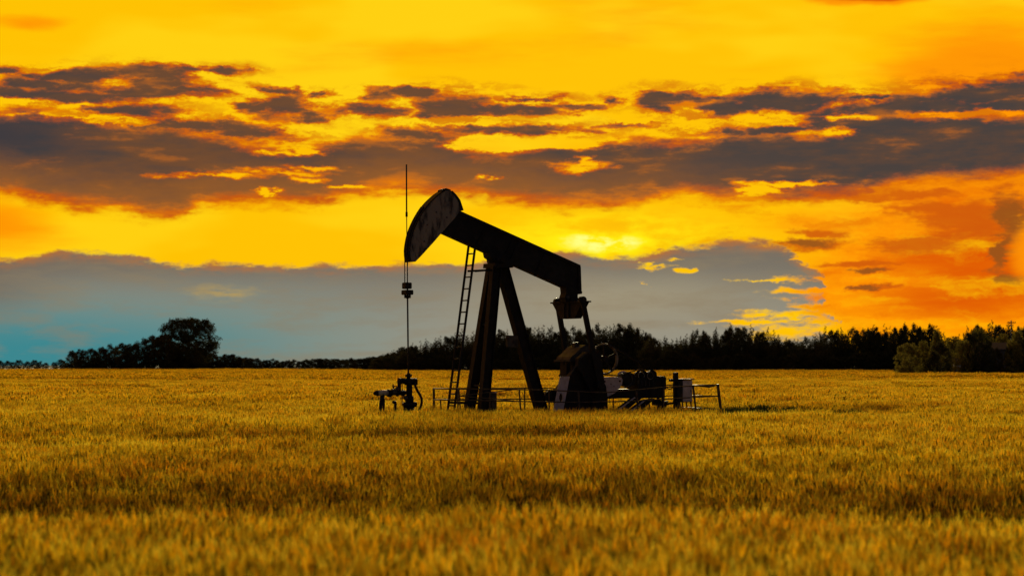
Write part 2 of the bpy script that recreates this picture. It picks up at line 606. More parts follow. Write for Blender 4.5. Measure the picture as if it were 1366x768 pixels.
M = {}
M['black'] = paint('black_paint', (0.008, 0.008, 0.009), (0.015, 0.0145, 0.016), 0.72, 4)
M['head'] = paint('weathered_head_paint', (0.19, 0.17, 0.145), (0.03, 0.028, 0.028), 0.7, 2.6, 0.46, 0.58, c3=(0.06, 0.05, 0.045), stretch=(-38, (2.0, 1.0, 0.6)))
M['edge'] = paint('worn_lit_edge_paint', (0.05, 0.047, 0.045), (0.02, 0.019, 0.019), 0.65, 5)  # worn dark paint, lightened to paint in light on steel edges
M['grey'] = paint('grey_paint', (0.46, 0.40, 0.43), (0.32, 0.28, 0.30), 0.6, 9, 0.4, 0.68)
M['steel'] = paint('dull_steel', (0.06, 0.06, 0.06), (0.03, 0.028, 0.026), 0.55, 14, metal=0.3)
M['rail'] = paint('worn_rail_paint', (0.07, 0.055, 0.04), (0.03, 0.025, 0.022), 0.55, 9)
M['pale'] = paint('pale_pipe_wrap', (0.42, 0.40, 0.34), (0.20, 0.19, 0.16), 0.6, 11)
M['rubber'] = paint('black_rubber', (0.012, 0.012, 0.012), (0.02, 0.02, 0.02), 0.75, 20)
M['hood'] = paint('hood_paint', (0.05, 0.047, 0.042), (0.025, 0.024, 0.022), 0.5, 5)
M['wood'] = paint('weathered_wood', (0.06, 0.05, 0.04), (0.03, 0.025, 0.02), 0.85, 8)
M['concrete'] = paint('concrete', (0.30, 0.28, 0.25), (0.22, 0.2, 0.18), 0.9, 3)
M['siding'] = paint('dull_siding', (0.12, 0.115, 0.115), (0.09, 0.085, 0.085), 0.85, 3)
M['roof'] = paint('dark_shingles', (0.06, 0.055, 0.055), (0.04, 0.036, 0.036), 0.9, 3)
M['white'] = paint('white_trim', (0.55, 0.55, 0.55), (0.4, 0.4, 0.4), 0.7, 6)
gm, gnt, gb = mat_new('window_glass')
gb.inputs['Base Color'].default_value = (0.02, 0.022, 0.025, 1)
gb.inputs['Roughness'].default_value = 0.08
M['glass'] = gm
M['ear'] = foliage('wheat_ear', (0.88, 0.70, 0.04), (0.86, 0.58, 0.035), 0.52, 0.35, pscale=0.35, c3=(0.15, 0.15, 0.02), c3r=(0.78, 0.9))  # random dark olive ears paint in the shaded flecks of the crop
M['stem'] = foliage('wheat_straw', (0.34, 0.28, 0.03), (0.22, 0.19, 0.022), 0.35, 0.35, pscale=0.15)
M['blade'] = foliage('wheat_blade', (0.07, 0.09, 0.012), (0.22, 0.19, 0.02), 0.35, 0.45, pscale=0.2)
M['weed'] = foliage('weed_leaf', (0.035, 0.05, 0.012), (0.06, 0.06, 0.015), 0.2, 0.5, pscale=0.8)
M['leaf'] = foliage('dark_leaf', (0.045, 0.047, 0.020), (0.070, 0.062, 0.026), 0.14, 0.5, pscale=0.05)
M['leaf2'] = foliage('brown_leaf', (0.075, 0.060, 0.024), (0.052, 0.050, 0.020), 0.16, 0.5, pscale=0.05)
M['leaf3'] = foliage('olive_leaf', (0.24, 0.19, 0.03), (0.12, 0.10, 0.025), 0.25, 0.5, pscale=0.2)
M['bark'] = paint('bark', (0.05, 0.04, 0.03), (0.03, 0.025, 0.02), 0.95, 3)

# soil and stubble under the crop
m, nt, b = mat_new('soil')
tcn = nt.nodes.new('ShaderNodeTexCoord')
nz = nt.nodes.new('ShaderNodeTexNoise')
nz.inputs['Scale'].default_value = 0.8
nz.inputs['Detail'].default_value = 8
nt.links.new(tcn.outputs['Object'], nz.inputs['Vector'])
rp = nt.nodes.new('ShaderNodeValToRGB')
rp.color_ramp.elements[0].position = 0.35
rp.color_ramp.elements[0].color = (0.055, 0.04, 0.022, 1)
rp.color_ramp.elements[1].position = 0.7
rp.color_ramp.elements[1].color = (0.10, 0.075, 0.03, 1)
nt.links.new(nz.outputs[0], rp.inputs[0])
nt.links.new(rp.outputs[0], b.inputs['Base Color'])
b.inputs['Roughness'].default_value = 1.0
bp = nt.nodes.new('ShaderNodeBump')
bp.inputs['Distance'].default_value = 0.05
nt.links.new(nz.outputs[0], bp.inputs['Height'])
nt.links.new(bp.outputs[0], b.inputs['Normal'])
M['soil'] = m


# ------------------------------------------------------------------ ground
def vnoise(x, y, s, seed):
    """smooth value noise, numpy arrays"""
    r_ = np.random.default_rng(seed)
    tab = r_.random((64, 64))
    gx, gy = x / s, y / s
    ix, iy = np.floor(gx).astype(int), np.floor(gy).astype(int)
    fx, fy = gx - ix, gy - iy
    fx, fy = fx * fx * (3 - 2 * fx), fy * fy * (3 - 2 * fy)
    g = lambda a, b_: tab[a % 64, b_ % 64]
    return (g(ix, iy) * (1 - fx) + g(ix + 1, iy) * fx) * (1 - fy) + (g(ix, iy + 1) * (1 - fx) + g(ix + 1, iy + 1) * fx) * fy


def sstep(a, b_, x):
    t = np.clip((x - a) / (b_ - a), 0, 1)
    return t * t * (3 - 2 * t)


def ground(x, y):
    x, y = np.asarray(x, float), np.asarray(y, float)
    h = (vnoise(x, y, 23, 3) - 0.5) * 0.16 * sstep(14, 30, y) * sstep(56, 40, y)
    far = sstep(72, 110, y)
    h = h + far * ((vnoise(x, y, 60, 5) - 0.5) * 0.5 + (vnoise(x, y, 24, 8) - 0.5) * 0.16) * sstep(700, 250, y)
    # a hollow running across in front
    w = 1.2 * (vnoise(x, y * 0, 4.0, 9) - 0.5)
    h = h - 0.38 * sstep(17.2, 19.4, y + w) * sstep(29, 21.5, y + w)
    return h


ys = [-30, -10, 0] + list(np.arange(4, 90, 1.0)) + list(np.geomspace(90, 900, 60)) + [1200, 1800, 2600, 4000]
gv, gf = [], []
NX = 41
for y in ys:
    half = max(25.0, 0.55 * abs(y) + 12)
    if y >= 900: half = 0.9 * y
    xs = np.linspace(-half, half, NX)
    z = ground(xs, np.full(NX, float(y)))
    gv += [(a, y, c) for a, c in zip(xs, z)]
for i in range(len(ys) - 1):
    for j in range(NX - 1):
        a = i * NX + j
        gf.append((a, a + 1, a + NX + 1, a + NX))
field = link('field_ground', np_mesh('field_ground', gv, gf, [M['soil']], smooth=True))
tag(field, kind='structure')

# ------------------------------------------------------------------ pump jack frame of reference
PSI = R(28)
PC, PS = math.cos(PSI), math.sin(PSI)
PD = 60.0
PX0 = (680 - 683) / FPX * PD


def loc(px, py, n):
    """local point of the pump jack on the plane n metres towards the near side, seen at a photograph pixel"""
    t = (px - 683) / FPX
    x = (t * (PD - n * PC) - PX0 - n * PS) / (PC - t * PS)
    Y = PD + x * PS - n * PC
    return Vector((x, -n, CAMZ + (HOR - py) / FPX * Y))


def to_local(wx, wy):
    """world to local (x, n)"""
    ax, ay = wx - PX0, wy - PD
    return ax * PC + ay * PS, ax * PS - ay * PC


def lpx(pts, n0, n1, nref=None):
    """trace a pixel outline on plane nref and give the two rings of its extrusion from n0 to n1"""
    nref = n1 if nref is None else nref
    L = [loc(px, py, nref) for px, py in pts]
    return [Vector((p.x, -n0, p.z)) for p in L], [Vector((p.x, -n1, p.z)) for p in L]


# ------------------------------------------------------------------ crop
def wheat_patch(name, size, count, wide, seed, ear_l=0.085, leafy=1.0, h0=0.66):
    r_ = np.random.default_rng(seed)
    V_, F_, I_ = [], [], []

    def strip(pts, w, side, mi):
        b0 = len(V_)
        for k, p in enumerate(pts):
            ww = w[k]
            V_.append(p - side * ww)
            V_.append(p + side * ww)
        for k in range(len(pts) - 1):
            a = b0 + 2 * k
            F_.append((a, a + 1, a + 3, a + 2)); I_.append(mi)

    for i in range(count):
        x, y = (r_.random(2) - 0.5) * size
        h = h0 * (0.76 + 0.32 * r_.random()) if r_.random() > 0.12 else h0 * (0.55 + 0.3 * r_.random())
        az = r_.random() * 2 * math.pi
        ln = r_.normal(0, 0.05)
        top = np.array([x + math.cos(az) * ln + 0.02, y + math.sin(az) * ln, h - ear_l * 0.6])
        base = np.array([x, y, 0.0])
        a2 = r_.random() * math.pi
        side = np.array([math.cos(a2), math.sin(a2), 0])
        strip([base, (base + top) / 2 + np.array([0, 0, 0.01]), top], [0.0022 * wide] * 3, side, 1)
        # the ear: a four-sided spindle, nodding
        nod = np.array([math.cos(az) * 0.28 + r_.normal(0, 0.16) + 0.08, math.sin(az) * 0.28 + r_.normal(0, 0.16), 1.0])
        nod[2] = 1.0 if r_.random() > 0.1 else 0.4
        nod /= np.linalg.norm(nod)
        e1 = np.cross(nod, [0.3, 0.8, 0.1]); e1 /= np.linalg.norm(e1)
        e2 = np.cross(nod, e1)
        el = ear_l * (0.8 + 0.45 * r_.random())
        wd = 0.0080 * wide
        b0 = len(V_)
        V_.append(top)
        for s_ in (0.3, 0.75):
            for k in range(4):
                u_ = (e1, e2, -e1, -e2)[k]
                V_.append(top + nod * el * s_ + u_ * wd * (1.0 if s_ < 0.5 else 0.75))
        V_.append(top + nod * el)
        for k in range(4):
            l = (k + 1) % 4
            F_.append((b0, b0 + 1 + k, b0 + 1 + l, b0 + 1 + l)); I_.append(0)
            F_.append((b0 + 1 + k, b0 + 5 + k, b0 + 5 + l, b0 + 1 + l)); I_.append(0)
            F_.append((b0 + 5 + k, b0 + 9, b0 + 5 + l, b0 + 5 + l)); I_.append(0)
        # awns
        for k in range(3):
            dv = nod + (r_.random(3) - 0.5) * 0.5
            p0 = top + nod * el * (0.4 + 0.2 * k)
            strip([p0, p0 + dv * 0.06], [0.0012 * wide, 0.0003 * wide], e1 if k % 2 else e2, 0)
        # leaves
        if r_.random() < 0.55 * leafy:
            hz = h * (0.42 + 0.48 * r_.random())
            p0 = base + (top - base) * (hz / top[2])
            aa = r_.random() * 2 * math.pi
            dv = np.array([math.cos(aa), math.sin(aa), 0])
            sd = np.array([-dv[1], dv[0], 0])
            strip([p0, p0 + dv * 0.05 + np.array([0, 0, 0.07]), p0 + dv * 0.12 + np.array([0, 0, 0.05]), p0 + dv * 0.17 - np.array([0, 0, 0.03])],
                  [0.003 * wide, 0.0055 * wide, 0.004 * wide, 0.0008], sd, 2)
    # all quads; the ear's caps are triangles
    me = bpy.data.meshes.new(name)
    faces = [f if f[2] != f[3] else f[:3] for f in F_]
    me.from_pydata([tuple(v) for v in V_], [], faces)
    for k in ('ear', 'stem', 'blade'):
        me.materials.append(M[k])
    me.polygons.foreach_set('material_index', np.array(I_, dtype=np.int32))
    me.update()
    return me


def weed_patch(name, size, count, seed):
    r_ = np.random.default_rng(seed)
    V_, F_ = [], []
    for i in range(count):
        x, y = (r_.random(2) - 0.5) * size
        for k in range(5):
            aa = r_.random() * 2 * math.pi
            ln, hh = 0.05 + 0.10 * r_.random(), 0.12 + 0.28 * r_.random()
            dv = np.array([math.cos(aa), math.sin(aa), 0])
            sd = np.array([-dv[1], dv[0], 0]) * (0.006 + 0.012 * r_.random())
            p0 = np.array([x, y, 0])
            pts = [p0, p0 + dv * ln * 0.5 + np.array([0, 0, hh * 0.7]), p0 + dv * ln + np.array([0, 0, hh])]
            b0 = len(V_)
            for q, p in enumerate(pts):
                f = (0.6, 1.0, 0.15)[q]
                V_ += [p - sd * f, p + sd * f]
            F_ += [(b0, b0 + 1, b0 + 3, b0 + 2), (b0 + 2, b0 + 3, b0 + 5, b0 + 4)]
    me = bpy.data.meshes.new(name)
    me.from_pydata([tuple(v) for v in V_], [], F_)
    me.materials.append(M['weed'])
    me.update()
    return me


def scatter(name, pos, rotz, scl, idx, meshes, tilt=None):
    """one object: points carrying plant patches"""
    me = bpy.data.meshes.new(name)
    n = len(pos)
    me.vertices.add(n)
    me.vertices.foreach_set('co', np.asarray(pos, dtype=np.float32).ravel())
    rot = np.zeros((n, 3), dtype=np.float32)
    rot[:, 2] = rotz
    if tilt is not None:
        rot[:, :2] = tilt
    for nm, ty, arr, key in (('rot', 'FLOAT_VECTOR', rot, 'vector'), ('scl', 'FLOAT_VECTOR', scl, 'vector'), ('idx', 'INT', idx, 'value')):
        at_ = me.attributes.new(nm, ty, 'POINT')
        at_.data.foreach_set(key, np.asarray(arr, dtype=np.int32 if ty == 'INT' else np.float32).ravel())
    me.update()
    o = link(name, me)
    g = bpy.data.node_groups.new(name + '_scatter', 'GeometryNodeTree')
    g.interface.new_socket('Geometry', in_out='INPUT', socket_type='NodeSocketGeometry')
    g.interface.new_socket('Geometry', in_out='OUTPUT', socket_type='NodeSocketGeometry')
    gi, go = g.nodes.new('NodeGroupInput'), g.nodes.new('NodeGroupOutput')
    jn = g.nodes.new('GeometryNodeJoinGeometry')
    for k, ms_ in reversed(list(enumerate(meshes))):
        src = bpy.data.objects.new(name + '_patch', ms_)
        oi = g.nodes.new('GeometryNodeObjectInfo')
        oi.inputs['Object'].default_value = src
        gti = g.nodes.new('GeometryNodeGeometryToInstance')
        g.links.new(oi.outputs['Geometry'], gti.inputs[0])
        g.links.new(gti.outputs[0], jn.inputs[0])
    iop = g.nodes.new('GeometryNodeInstanceOnPoints')
    g.links.new(gi.outputs[0], iop.inputs['Points'])
    g.links.new(jn.outputs[0], iop.inputs['Instance'])
    iop.inputs['Pick Instance'].default_value = True

    def na(nm, dt):
        q = g.nodes.new('GeometryNodeInputNamedAttribute')
        q.data_type = dt
        q.inputs['Name'].default_value = nm
        return q.outputs['Attribute']
    g.links.new(na('idx', 'INT'), iop.inputs['Instance Index'])
    e2r = g.nodes.new('FunctionNodeEulerToRotation')
    g.links.new(na('rot', 'FLOAT_VECTOR'), e2r.inputs[0])
    g.links.new(e2r.outputs[0], iop.inputs['Rotation'])
    g.links.new(na('scl', 'FLOAT_VECTOR'), iop.inputs['Scale'])
    g.links.new(iop.outputs[0], go.inputs[0])
    md = o.modifiers.new('scatter', 'NODES')
    md.node_group = g
    return o


def clearing(x, y, track=False):
    """1 where the lease around the pump jack has no crop"""
    lx, ln = to_local(x, y)
    a = sstep(-1.9, -1.3, lx) * sstep(6.9, 6.2, lx) * sstep(-2.3, -1.7, ln) * sstep(1.95, 1.5, ln)
    a = np.maximum(a, sstep(1.25, 0.75, np.hypot(x - (541 - 683) / FPX * 57.5, (y - 57.5) * 0.8)))
    e = y + 1.4 * (vnoise(x, y, 1.7, 21) - 0.5)
    # a worn track leading off to the right
    b_ = sstep(5.2, 5.8, x) * sstep(11.6, 7.6, x + 2.0 * (vnoise(x, y, 0.9, 22) - 0.5)) * sstep(60.6, 61.4, e) * sstep(69.5, 67.0, e)
    c_ = sstep(0.0, 0.6, 1.25 - np.hypot((x + 10.3) / 1.9, (e - 67.5) / 2.2))
    d_ = sstep(0.0, 0.6, 1.25 - np.hypot((x - 10.2) / 1.2, (e - 45.0) / 0.9)) * 0.8
    if track:
        return np.clip(np.maximum(np.maximum(b_, c_), d_), 0, 1)
    return np.clip(np.maximum(np.maximum(np.maximum(a, b_), c_), d_), 0, 1)


def grid_points(y0, y1, step, spread, jit=0.5):
    px_, py_ = [], []
    y = y0
    while y < y1:
        half = spread * y + 2.5
        xs = np.arange(-half, half, step)
        px_.append(xs + (rng.random(len(xs)) - 0.5) * step * jit * 2)
        py_.append(np.full(len(xs), y) + (rng.random(len(xs)) - 0.5) * step * jit * 2)
        y += step
    return np.concatenate(px_), np.concatenate(py_)


def crop(name, y0, y1, step, spread, meshes, label, edge=None):
    x, y = grid_points(y0, y1, step, spread)
    keep = rng.random(len(x)) > clearing(x, y) * 1.02
    # thin and lodged spots
    thin_ = vnoise(x, y, 1.6, 31) * 0.6 + vnoise(x, y, 0.6, 32) * 0.4
    w = 1.2 * (vnoise(x, y * 0, 4.0, 9) - 0.5)
    hollow = sstep(17.6, 19.0, y + w) * sstep(24.5, 20.5, y + w)
    keep &= rng.random(len(x)) > (sstep(0.55, 0.8, thin_) * 0.55 + hollow * (0.45 + 0.55 * sstep(0.40, 0.54, thin_)))
    if edge is not None:
        keep &= y < edge(x, y)
    x, y, w = x[keep], y[keep], w[keep]
    n = len(x)
    hs = 0.86 + 0.20 * vnoise(x, y, 7, 33) + 0.20 * vnoise(x, y, 1.8, 34) + rng.normal(0, 0.05, n)
    hs *= 1.0 - 0.22 * sstep(0.58, 0.78, vnoise(x * 0.35, y, 3.2, 35)) * sstep(25, 40, y)
    hs *= 1.0 - 0.30 * sstep(0.52, 0.75, vnoise(x * 0.22, y, 9.0, 38)) * sstep(62, 90, y)
    hs *= 1.0 - 0.28 * sstep(17.6, 19.4, y + w) * sstep(26, 21, y + w)
    hs *= 1.0 - 0.17 * sstep(4.6, 5.6, x) * sstep(12.5, 9.5, x) * sstep(52, 57, y) * sstep(63, 61.5, y)
    z = ground(x, y)
    scl = np.stack([np.ones(n), np.ones(n), hs], 1)
    tilt = np.stack([rng.normal(0, 0.05, n) + 0.10 * (vnoise(x, y, 3, 36) - 0.5), rng.normal(0, 0.05, n) + 0.14 * (vnoise(x, y, 3, 37) - 0.5)], 1)
    o = scatter(name, np.stack([x, y, z - 0.01], 1), rng.random(n) * 2 * math.pi, scl, rng.integers(0, len(meshes), n), meshes, tilt)
    tag(o, label, 'wheat', kind='stuff')
    return o


def field_edge(x, y):
    px = 683 + x / y * FPX
    return np.interp(px, [-400, 0, 300, 480, 520, 960, 1180, 1205, 1800], [560, 560, 560, 520, 470, 445, 410, 318, 318])


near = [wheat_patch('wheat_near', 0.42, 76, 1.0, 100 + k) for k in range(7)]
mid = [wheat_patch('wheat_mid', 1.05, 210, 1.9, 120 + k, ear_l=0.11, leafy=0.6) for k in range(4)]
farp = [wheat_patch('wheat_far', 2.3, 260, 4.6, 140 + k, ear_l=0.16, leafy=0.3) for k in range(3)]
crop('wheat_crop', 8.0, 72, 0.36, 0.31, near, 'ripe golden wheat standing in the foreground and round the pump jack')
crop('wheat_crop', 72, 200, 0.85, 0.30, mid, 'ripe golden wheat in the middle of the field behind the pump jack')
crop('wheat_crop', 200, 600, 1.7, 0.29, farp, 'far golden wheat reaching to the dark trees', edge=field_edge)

# weeds on the worn ground, rank along the track and in the bare spots of the crop
wx, wy = rng.random(60000) * 26 - 13, 43.5 + rng.random(60000) * 27
cl_, tr_ = clearing(wx, wy), clearing(wx, wy, True)
k_ = rng.random(len(wx)) < cl_ * 0.75
wx, wy, tr_ = wx[k_], wy[k_], tr_[k_]
nw = len(wx)
wsz = np.where(tr_ > 0.3, (1.0 + 0.75 * vnoise(wx, wy, 1.1, 44)), 0.6) * (0.75 + 0.4 * rng.random(nw))
wd_ = scatter('weeds', np.stack([wx, wy, ground(wx, wy)], 1), rng.random(nw) * 6.28,
              np.repeat(wsz[:, None], 3, 1), rng.integers(0, 3, nw), [weed_patch('weed_patch', 0.3, 16, 60 + k) for k in range(3)])
tag(wd_, 'dark green weeds on the worn ground beside the pump jack', 'weeds', kind='stuff')

# ------------------------------------------------------------------ pump jack
def frame(name, base=(0, 0), label=None, cat=None, group=None):
    """an Empty at local (x, n) of the pump jack's frame, turned like it"""
    bx, bn = base
    w = Vector((PX0 + bx * PC + bn * PS, PD + bx * PS - bn * PC, 0))
    o = empty(name, w, PSI)
    o['_b'] = (bx, -bn, 0.0)
    return tag(o, label, cat, group)


def put(mb, name, mat, parent, root=None, bevel=0.0):
    root = root or parent
    b_ = Vector(root['_b'])
    bmesh.ops.translate(mb.bm, verts=mb.bm.verts[:], vec=-b_)
    return mb.build(name, mat, parent, bevel)


def down(p, q, z):
    """carry the line p-q on to height z"""
    t = (z - p.z) / (q.z - p.z)
    return p + (q - p) * t


def ell(cx, cy, rx, ry, a0, a1, n=8):
    return [(cx + rx * math.cos(R(a0 + (a1 - a0) * i / n)), cy - ry * math.sin(R(a0 + (a1 - a0) * i / n))) for i in range(n + 1)]


LAT = Vector((0, -1, 0))     # towards the near side
pj = frame('pump_jack', (0, 0), 'black steel pump jack with tilted beam and weathered curved head', 'pump jack')

# horsehead
arc = [(548, 349.5), (546.6, 334), (549.3, 316.4), (553.5, 304), (560, 290.5), (569, 276.5), (576.5, 268), (585.5, 260), (594, 254.5)]
def smooth_path(P_, k=3):
    out = []
    for i in range(len(P_) - 1):
        p0, p1, p2, p3 = P_[max(0, i - 1)], P_[i], P_[i + 1], P_[min(len(P_) - 1, i + 2)]
        for j in range(k):
            t = j / k
            out.append(tuple(0.5 * (2 * b1 + (c1 - a1) * t + (2 * a1 - 5 * b1 + 4 * c1 - d1) * t * t + (3 * b1 - a1 - 3 * c1 + d1) * t ** 3)
                             for a1, b1, c1, d1 in zip(p0, p1, p2, p3)))
    return out + [P_[-1]]


arc = smooth_path(arc)
outline = arc + [(600, 253.5), (606, 260), (611, 267), (615.2, 280), (605, 293), (592.6, 306.5), (578.5, 323), (561.7, 341.5), (554.3, 349)]
head = MB().prism(*lpx(outline, -0.10, 0.10, 0.14))
head = put(head, 'horsehead', M['black'], pj)
for a, b_, nm in ((0.103, 0.14, 'side_plate'), (-0.14, -0.103, 'side_plate')):
    put(MB().prism(*lpx(outline, a, b_, 0.14)), nm, M['head'], head, pj)
outer = []
for i, (x, y) in enumerate(arc):
    x0, y0 = arc[max(0, i - 1)]
    x1, y1 = arc[min(len(arc) - 1, i + 1)]
    tx, ty = x1 - x0, y1 - y0
    L = math.hypot(tx, ty)
    outer.append((x + ty / L * 1.6, y - tx / L * 1.6))
mbf = MB()
for i in range(len(arc) - 1):
    mbf.prism(*lpx([arc[i], arc[i + 1], outer[i + 1], outer[i]], -0.17, 0.17, 0.14))
put(mbf, 'face_plate', M['black'], head, pj)
for (x, y) in ((570, 300), (582, 283), (566, 322), (596, 290)):
    put(MB().cyl(loc(x, y, 0.145), LAT, 0.022, 0.03, 8), 'bolt', M['edge'], head, pj)
back = [(603.5, 254.5), (609, 260), (614, 267), (618.4, 280.5), (615.2, 281.5), (611, 268.5), (606, 261)]
put(MB().prism(*lpx(back, -0.15, 0.15, 0.14)), 'back_plate', M['black'], head, pj)
put(MB().prism(*lpx([(590, 252.6), (595, 251), (601, 252.8), (602, 255.5), (595, 256), (588, 259)], -0.13, 0.13, 0.13)), 'cap_plate', M['black'], head, pj)

# walking beam: deep I-section with stiffeners
web = [(604, 294), (614, 282.8), (772.6, 354.9), (773.6, 390), (755.5, 383.5), (592.8, 308.5)]
beam = put(MB().prism(*lpx(web, -0.09, 0.09, 0.12)), 'walking_beam', M['black'], pj)
for q in ([(612, 280.6), (774.2, 353.6), (773.6, 357.4), (611.2, 284.4)], [(591.4, 306.6), (756, 380.6), (755.2, 384.3), (591.0, 310.3)]):
    put(MB().prism(*lpx(q, -0.14, 0.14, 0.12)), 'flange', M['black'], beam, pj)
put(MB().prism(*lpx([(770.9, 355.6), (774.4, 355.4), (775.6, 389.8), (771.9, 388.4)], -0.14, 0.14, 0.12)), 'end_plate', M['black'], beam, pj)
for fx in (0.22, 0.45, 0.5, 0.72, 0.9):
    x0, y0 = 614 + (772.6 - 614) * fx, 285.4 + (354.9 - 282.8) * fx
    x1, y1 = x0 - 15, y0 + 31
    if fx < 0.85:
        put(MB().prism(*lpx([(x0 - .8, y0 - .4), (x0 + .8, y0 + .4), (x1 + .8, y1 + .4), (x1 - .8, y1 - .4)], 0.09, 0.128, 0.12)), 'stiffener', M['black'], beam, pj)

# saddle and centre bearing
sad = put(MB().prism(*lpx([(650.5, 336), (691, 354), (688, 356), (681, 352.6), (676, 355.2), (664, 352), (652, 343)], -0.2, 0.2, 0.1)), 'saddle', M['black'], pj)
put(MB().cyl(loc(663, 347, 0), LAT, 0.105, 0.86, 16), 'bearing', M['black'], sad, pj)
put(MB().prism(*lpx([(655, 351), (677, 353), (678.5, 357.5), (654.5, 357)], -0.36, 0.36, 0.1)), 'top_plate', M['black'], pj)

# samson post: two front legs, one rear leg, all steel sections
def leg(t, b_, wid, dep, name):
    t, b_ = loc(*t), loc(*b_)
    g = down(t, b_, 0.26)
    d_ = (g - t).normalized()
    u = Vector((0, 1, 0)); u = (u - d_ * u.dot(d_)).normalized()
    v = d_.cross(u)
    if v.x < 0: v = -v
    o = put(MB().bar(t, g, dep * 0.35, wid - 0.05, (0, 1, 0)), name, M['black'], pj)
    for s_ in (-1, 1):
        put(MB().bar(t + v * s_ * (wid / 2 - 0.012), g + v * s_ * (wid / 2 - 0.012), dep, 0.024, (0, 1, 0)), 'flange', M['black'], o, pj)
    put(MB().box((g.x, g.y, 0.245), (wid + 0.16, dep + 0.16, 0.03)), 'foot_plate', M['black'], o, pj)
    return t, g
nl = leg((661.5, 355, 0.20), (644.5, 549, 0.50), 0.26, 0.22, 'front_leg')
fl = leg((656.5, 355, -0.20), (625.5, 549, -0.50), 0.26, 0.22, 'front_leg')
rl = leg((669.5, 356, 0.0), (722.6, 549, 0.0), 0.31, 0.26, 'rear_leg')
for y in (433, 514):
    t = (y - 355) / (549 - 355)
    a = loc(661.5 - 17 * t, y, 0.20 + 0.3 * t)
    b_ = loc(656.5 - 31 * t, y, -0.20 - 0.3 * t)
    put(MB().bar(a, b_, 0.06, 0.06, (0, 0, 1)), 'cross_bar', M['edge'], pj)
put(MB().prism(*lpx([(676, 447), (690, 447.5), (690, 463), (676, 462.5)], 0.14, 0.24, 0.2)), 'brake_box', M['edge'], pj)
put(MB().prism(*lpx([(700, 446.5), (703.5, 446.5), (703.5, 449), (700, 449)], -0.1, 0.1, 0.0)), 'step_lug', M['black'], pj)

# ladder
ra = (loc(634, 328, 0.2), down(loc(634, 328, 0.2), loc(605.7, 549, 0.2), 0.26))
rb = (loc(625.4, 325.5, -0.2), down(loc(625.4, 325.5, -0.2), loc(597, 549, -0.2), 0.26))
lad = put(MB().bar(ra[0], ra[1], 0.03, 0.06, (0, 1, 0)), 'ladder', M['black'], pj)
put(MB().bar(rb[0], rb[1], 0.03, 0.06, (0, 1, 0)), 'rail', M['black'], lad, pj)
for i in range(15):
    t = (338 + 15.6 * i - 328) / (549 - 328)
    if t > 1.04: break
    zz = loc(634 + (605.7 - 634) * t, 328 + 221 * t, 0.2).z
    p, q = down(ra[0], ra[1], zz), down(rb[0], rb[1], zz)
    put(MB().tube([p, q], 0.019, 6), 'rung', M['edge'], lad, pj)
for n_ in (-0.2, 0.2):
    a = loc(633.5 if n_ > 0 else 624, 361.6, n_)
    put(MB().tube([a, loc(655, 360, n_ * 0.9)], 0.028, 6), 'bracket', M['black'], lad, pj)
    a = loc(608.5 if n_ > 0 else 599.5, 536.5, n_)
    put(MB().bar(a, loc(640 if n_ > 0 else 625, 537.5, n_), 0.05, 0.06), 'bracket', M['black'], lad, pj)

# tail bearing, equalizer, pitman arms
tb = put(MB().prism(*lpx([(753, 381.5), (775.3, 389), (774.6, 392), (769.3, 392.6), (769, 397), (767.5, 403.5), (754, 403.5), (752, 397), (754, 391)], -0.17, 0.17, 0.1)), 'tail_bearing', M['black'], pj)
put(MB().cyl(loc(757.5, 396.5, 0.19), LAT, 0.05, 0.05, 10), 'bearing_cap', M['steel'], tb, pj)
put(MB().cyl(loc(761, 399, 0), LAT, 0.11, 0.5, 14), 'bearing_pin', M['black'], tb, pj)
e0 = loc(761, 404, 0)
zt, zb = e0.z, loc(761, 425, 0).z
a = [Vector((e0.x - 0.11, -n_, z_)) for n_, z_ in ((-0.86, zt), (0.86, zt), (0.42, zb), (-0.38, zb))]
eq = put(MB().prism(a, [p + Vector((0.22, 0, 0)) for p in a]), 'equalizer', M['black'], pj)
put(MB().box((e0.x, 0, zt + 0.02), (0.30, 1.82, 0.04)), 'flange', M['black'], eq, pj)
for n_ in (-0.12, 0.12):
    put(MB().box((e0.x - 0.13, -n_, (zt + zb) / 2), (0.03, 0.03, zt - zb - 0.04)), 'rib', M['black'], eq, pj)
pins = []
for n_, top_, low in ((0.89, (776.8, 400), (799.8, 514)), (-0.89, (743.4, 402.5), (762, 512))):
    p, q = loc(*top_, n_), loc(*low, n_)
    arm = put(MB().bar(p, q, 0.09, 0.135), 'pitman_arm', M['black'], pj)
    put(MB().cyl(p, LAT, 0.10, 0.16, 12), 'top_bearing', M['black'], arm, pj)
    put(MB().cyl(q, LAT, 0.11, 0.17, 12), 'pin_bearing', M['black'], arm, pj)
    put(MB().bar(p + Vector((0.02, 0, -0.02)), Vector((e0.x, p.y * 0.72, zt - 0.10)), 0.06, 0.06), 'gusset', M['black'], arm, pj)
    pins.append(q)

